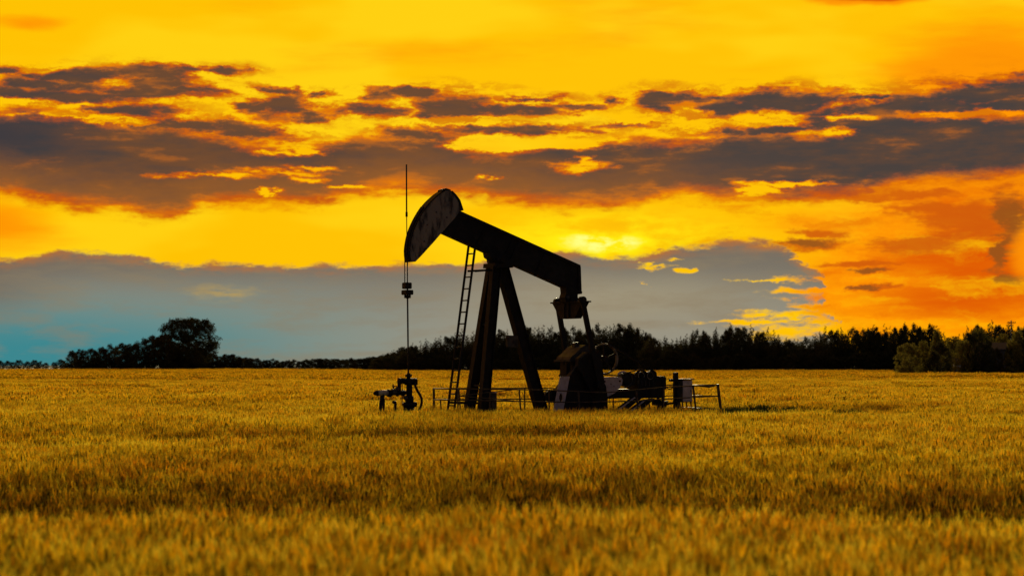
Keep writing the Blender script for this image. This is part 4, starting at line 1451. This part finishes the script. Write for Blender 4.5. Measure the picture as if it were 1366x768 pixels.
# left group
tree('broad_tree', BIG, 252, 420.5, 602, 1.02, 'tall dark tree with broad rounded crown, left of the pump jack', 'tree', rz=0.4)
for x, ty, wf in ((96, 467, 1.0), (108, 465, 1.0), (122, 464, 1.1), (136, 462, 1.0), (150, 459, 1.0), (163, 456, 0.9), (176, 458, 1.0), (190, 452, 1.0), (204, 447, 0.9),
                  (216, 446, 0.9), (228, 452, 1.0), (243, 458, 1.0), (258, 456, 1.0), (272, 464, 1.0), (284, 470, 1.1), (170, 470, 1.4), (230, 468, 1.4), (130, 474, 1.6), (270, 474, 1.5), (102, 480, 2.4), (126, 480, 2.4), (150, 480, 2.4), (174, 480, 2.4), (198, 480, 2.4), (222, 480, 2.4), (246, 480, 2.4), (290, 481, 2.4)):
    tree('copse_bush', random.choice(BSH), x, ty + random.uniform(-1, 1), 590 + random.uniform(-8, 6), wf, 'dark bush of the copse at left, ' + ('at its low outer end' if x < 140 else 'halfway up to the broad tree' if x < 200 else 'under the broad tree'), 'bush', 'bushes of the copse at left')
x = -60
while x < 92:
    tree('distant_bush', random.choice(BSH), x, 481 + random.uniform(-2.5, 2.5), 900 + random.uniform(-15, 15), 1.4, 'tiny distant bush on the horizon at the far left', 'bush', 'distant bushes at far left')
    x += 9 * random.uniform(0.7, 1.3)

# shrubs in front of the farm at the right edge
FR = 335
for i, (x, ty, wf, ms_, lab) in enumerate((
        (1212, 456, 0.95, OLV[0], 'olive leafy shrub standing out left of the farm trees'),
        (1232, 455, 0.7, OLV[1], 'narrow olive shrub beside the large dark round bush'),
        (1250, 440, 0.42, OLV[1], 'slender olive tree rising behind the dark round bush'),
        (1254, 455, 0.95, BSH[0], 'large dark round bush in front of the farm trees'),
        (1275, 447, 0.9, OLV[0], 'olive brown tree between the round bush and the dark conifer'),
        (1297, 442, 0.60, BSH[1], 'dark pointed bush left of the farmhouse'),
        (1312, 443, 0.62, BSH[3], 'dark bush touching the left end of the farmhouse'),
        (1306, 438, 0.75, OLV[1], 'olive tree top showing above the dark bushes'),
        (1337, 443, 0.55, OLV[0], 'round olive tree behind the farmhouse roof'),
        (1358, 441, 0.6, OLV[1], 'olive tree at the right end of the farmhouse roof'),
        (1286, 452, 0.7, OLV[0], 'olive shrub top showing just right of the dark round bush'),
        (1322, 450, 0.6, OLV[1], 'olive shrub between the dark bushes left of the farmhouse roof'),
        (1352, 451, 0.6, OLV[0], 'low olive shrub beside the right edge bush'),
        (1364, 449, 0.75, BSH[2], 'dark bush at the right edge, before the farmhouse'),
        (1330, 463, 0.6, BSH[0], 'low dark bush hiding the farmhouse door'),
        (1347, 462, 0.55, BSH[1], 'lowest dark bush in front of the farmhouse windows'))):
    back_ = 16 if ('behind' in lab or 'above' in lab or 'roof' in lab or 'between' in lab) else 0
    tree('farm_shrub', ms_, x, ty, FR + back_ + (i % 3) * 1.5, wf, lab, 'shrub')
tree('pale_scrub', OLV[1], 1205, 489, 330, 1.6, 'low pale scrub at the field edge left of the farm bushes', 'scrub')

# farmhouse half hidden by the shrubs
hp_ = at(1338, 494, FR + 9)
fh = empty('farmhouse', (hp_.x, hp_.y, 0), R(4))
tag(fh, 'low grey farmhouse half hidden behind the bushes at right', 'house')
put2 = lambda mb, nm, mt, par: mb.build(nm, mt, par)
hz = CAMZ + (HOR - 465.5) / FPX * (FR + 9)
W2, D2 = 3.6, 5.0
put2(MB().box((0, D2 / 2, hz / 2), (W2 * 2, D2, hz)), 'wall', M['siding'], fh)
rf = MB()
rf.prism([Vector((-W2 - .3, -0.35, hz)), Vector((-W2 - .3, D2 + .35, hz)), Vector((-W2 - .3, D2 / 2, hz + 1.1))],
         [Vector((W2 + .3, -0.35, hz)), Vector((W2 + .3, D2 + .35, hz)), Vector((W2 + .3, D2 / 2, hz + 1.1))])
rfo = put2(rf, 'roof', M['roof'], fh)
put2(MB().box((0, -0.40, hz - 0.03), (W2 * 2 + .6, 0.05, 0.12)), 'gutter', M['siding'], rfo)
for x in (-1.9, 0.4, 2.2):
    w_ = put2(MB().box((x, -0.03, hz * 0.55), (1.0, 0.06, 1.0)), 'window', M['white'] if x > 2 else M['siding'], fh)
    put2(MB().box((x, -0.07, hz * 0.55), (0.84, 0.03, 0.84)), 'pane', M['glass'], w_)
dr_ = put2(MB().box((-0.8, -0.03, 1.0), (0.9, 0.06, 2.0)), 'door', M['wood'], fh)
put2(MB().box((-0.5, -0.08, 1.0), (0.05, 0.05, 0.1)), 'handle', M['steel'], dr_)
# white shed glimpsed between bushes
sp_ = at(1280, 494, FR + 6)
sd = empty('garden_shed', (sp_.x, sp_.y, 0), R(-6))
tag(sd, 'small pale shed glimpsed between the dark round bush and the conifer', 'shed')
put2(MB().box((0, 1, 1.2), (1.6, 2.0, 2.4)), 'wall', M['siding'], sd)
put2(MB().prism([Vector((-0.95, -0.15, 2.4)), Vector((-0.95, 2.15, 2.4)), Vector((-0.95, 1, 3.1))], [Vector((0.95, -0.15, 2.4)), Vector((0.95, 2.15, 2.4)), Vector((0.95, 1, 3.1))]), 'roof', M['roof'], sd)
put2(MB().box((-0.1, -0.03, 0.95), (0.75, 0.05, 1.85)), 'door', M['white'], sd)
# power pole
pp_ = at(1349, 430, 420)
pp = empty('power_pole', (pp_.x, 420, 0), R(15))
tag(pp, 'wooden power pole with cross arm rising above the trees at far right', 'power pole')
put2(MB().tube([(0, 0, 0), (0, 0, pp_.z + 0.4)], 0.15, 8, 0.11), 'pole', M['wood'], pp)
arm_ = put2(MB().box((0, -0.12, pp_.z - 0.05), (1.75, 0.12, 0.16)), 'cross_arm', M['wood'], pp)
for x in (-0.8, -0.35, 0.35, 0.8):
    put2(MB().cyl((x, -0.12, pp_.z + 0.1), (0, 0, 1), 0.05, 0.16, 8), 'insulator', M['wood'], arm_)
# wire fence along the far grass verge
ff = empty('wire_fence', at(1100, 494, 425) * 1.0, 0)
ff.location.z = 0
tag(ff, 'far thin wire fence with dark posts at the foot of the wood', 'fence')
pts = []
for i, x in enumerate((985, 1008, 1030, 1050, 1058, 1080, 1104, 1119, 1128, 1143, 1150, 1164, 1180, 1192)):
    p = at(x, 490, 424)
    p.z = 0
    hgt = 1.25 if x not in (1058, 1128) else 1.6
    put2(MB().tube([p - ff.location, p - ff.location + Vector((random.uniform(-.05, .05), 0, hgt))], 0.09, 6), 'post', M['wood'], ff)
    pts.append(p - ff.location)
for h_ in (0.4, 0.75, 1.1):
    put2(MB().tube([q + Vector((0, 0, h_)) for q in pts], 0.012, 4), 'wire', M['steel'], ff)
# strip of dry grass under the wood, beyond the crop
gx, gy = rng.uniform(40, 90, 2600), rng.uniform(414, 452, 2600)
kk = gx / gy * FPX + 683 < 1220
gx, gy = gx[kk], gy[kk]
vg = scatter('verge_grass', np.stack([gx, gy, ground(gx, gy)], 1), rng.random(len(gx)) * 6.28, np.repeat((1.0 + 0.5 * rng.random(len(gx)))[:, None], 3, 1) * np.array([6, 6, 1.6]),
             rng.integers(0, 2, len(gx)), [weed_patch('verge_patch', 0.3, 16, 80 + k) for k in range(2)])
tag(vg, 'dull grass verge behind the far wire fence', 'grass', kind='stuff')
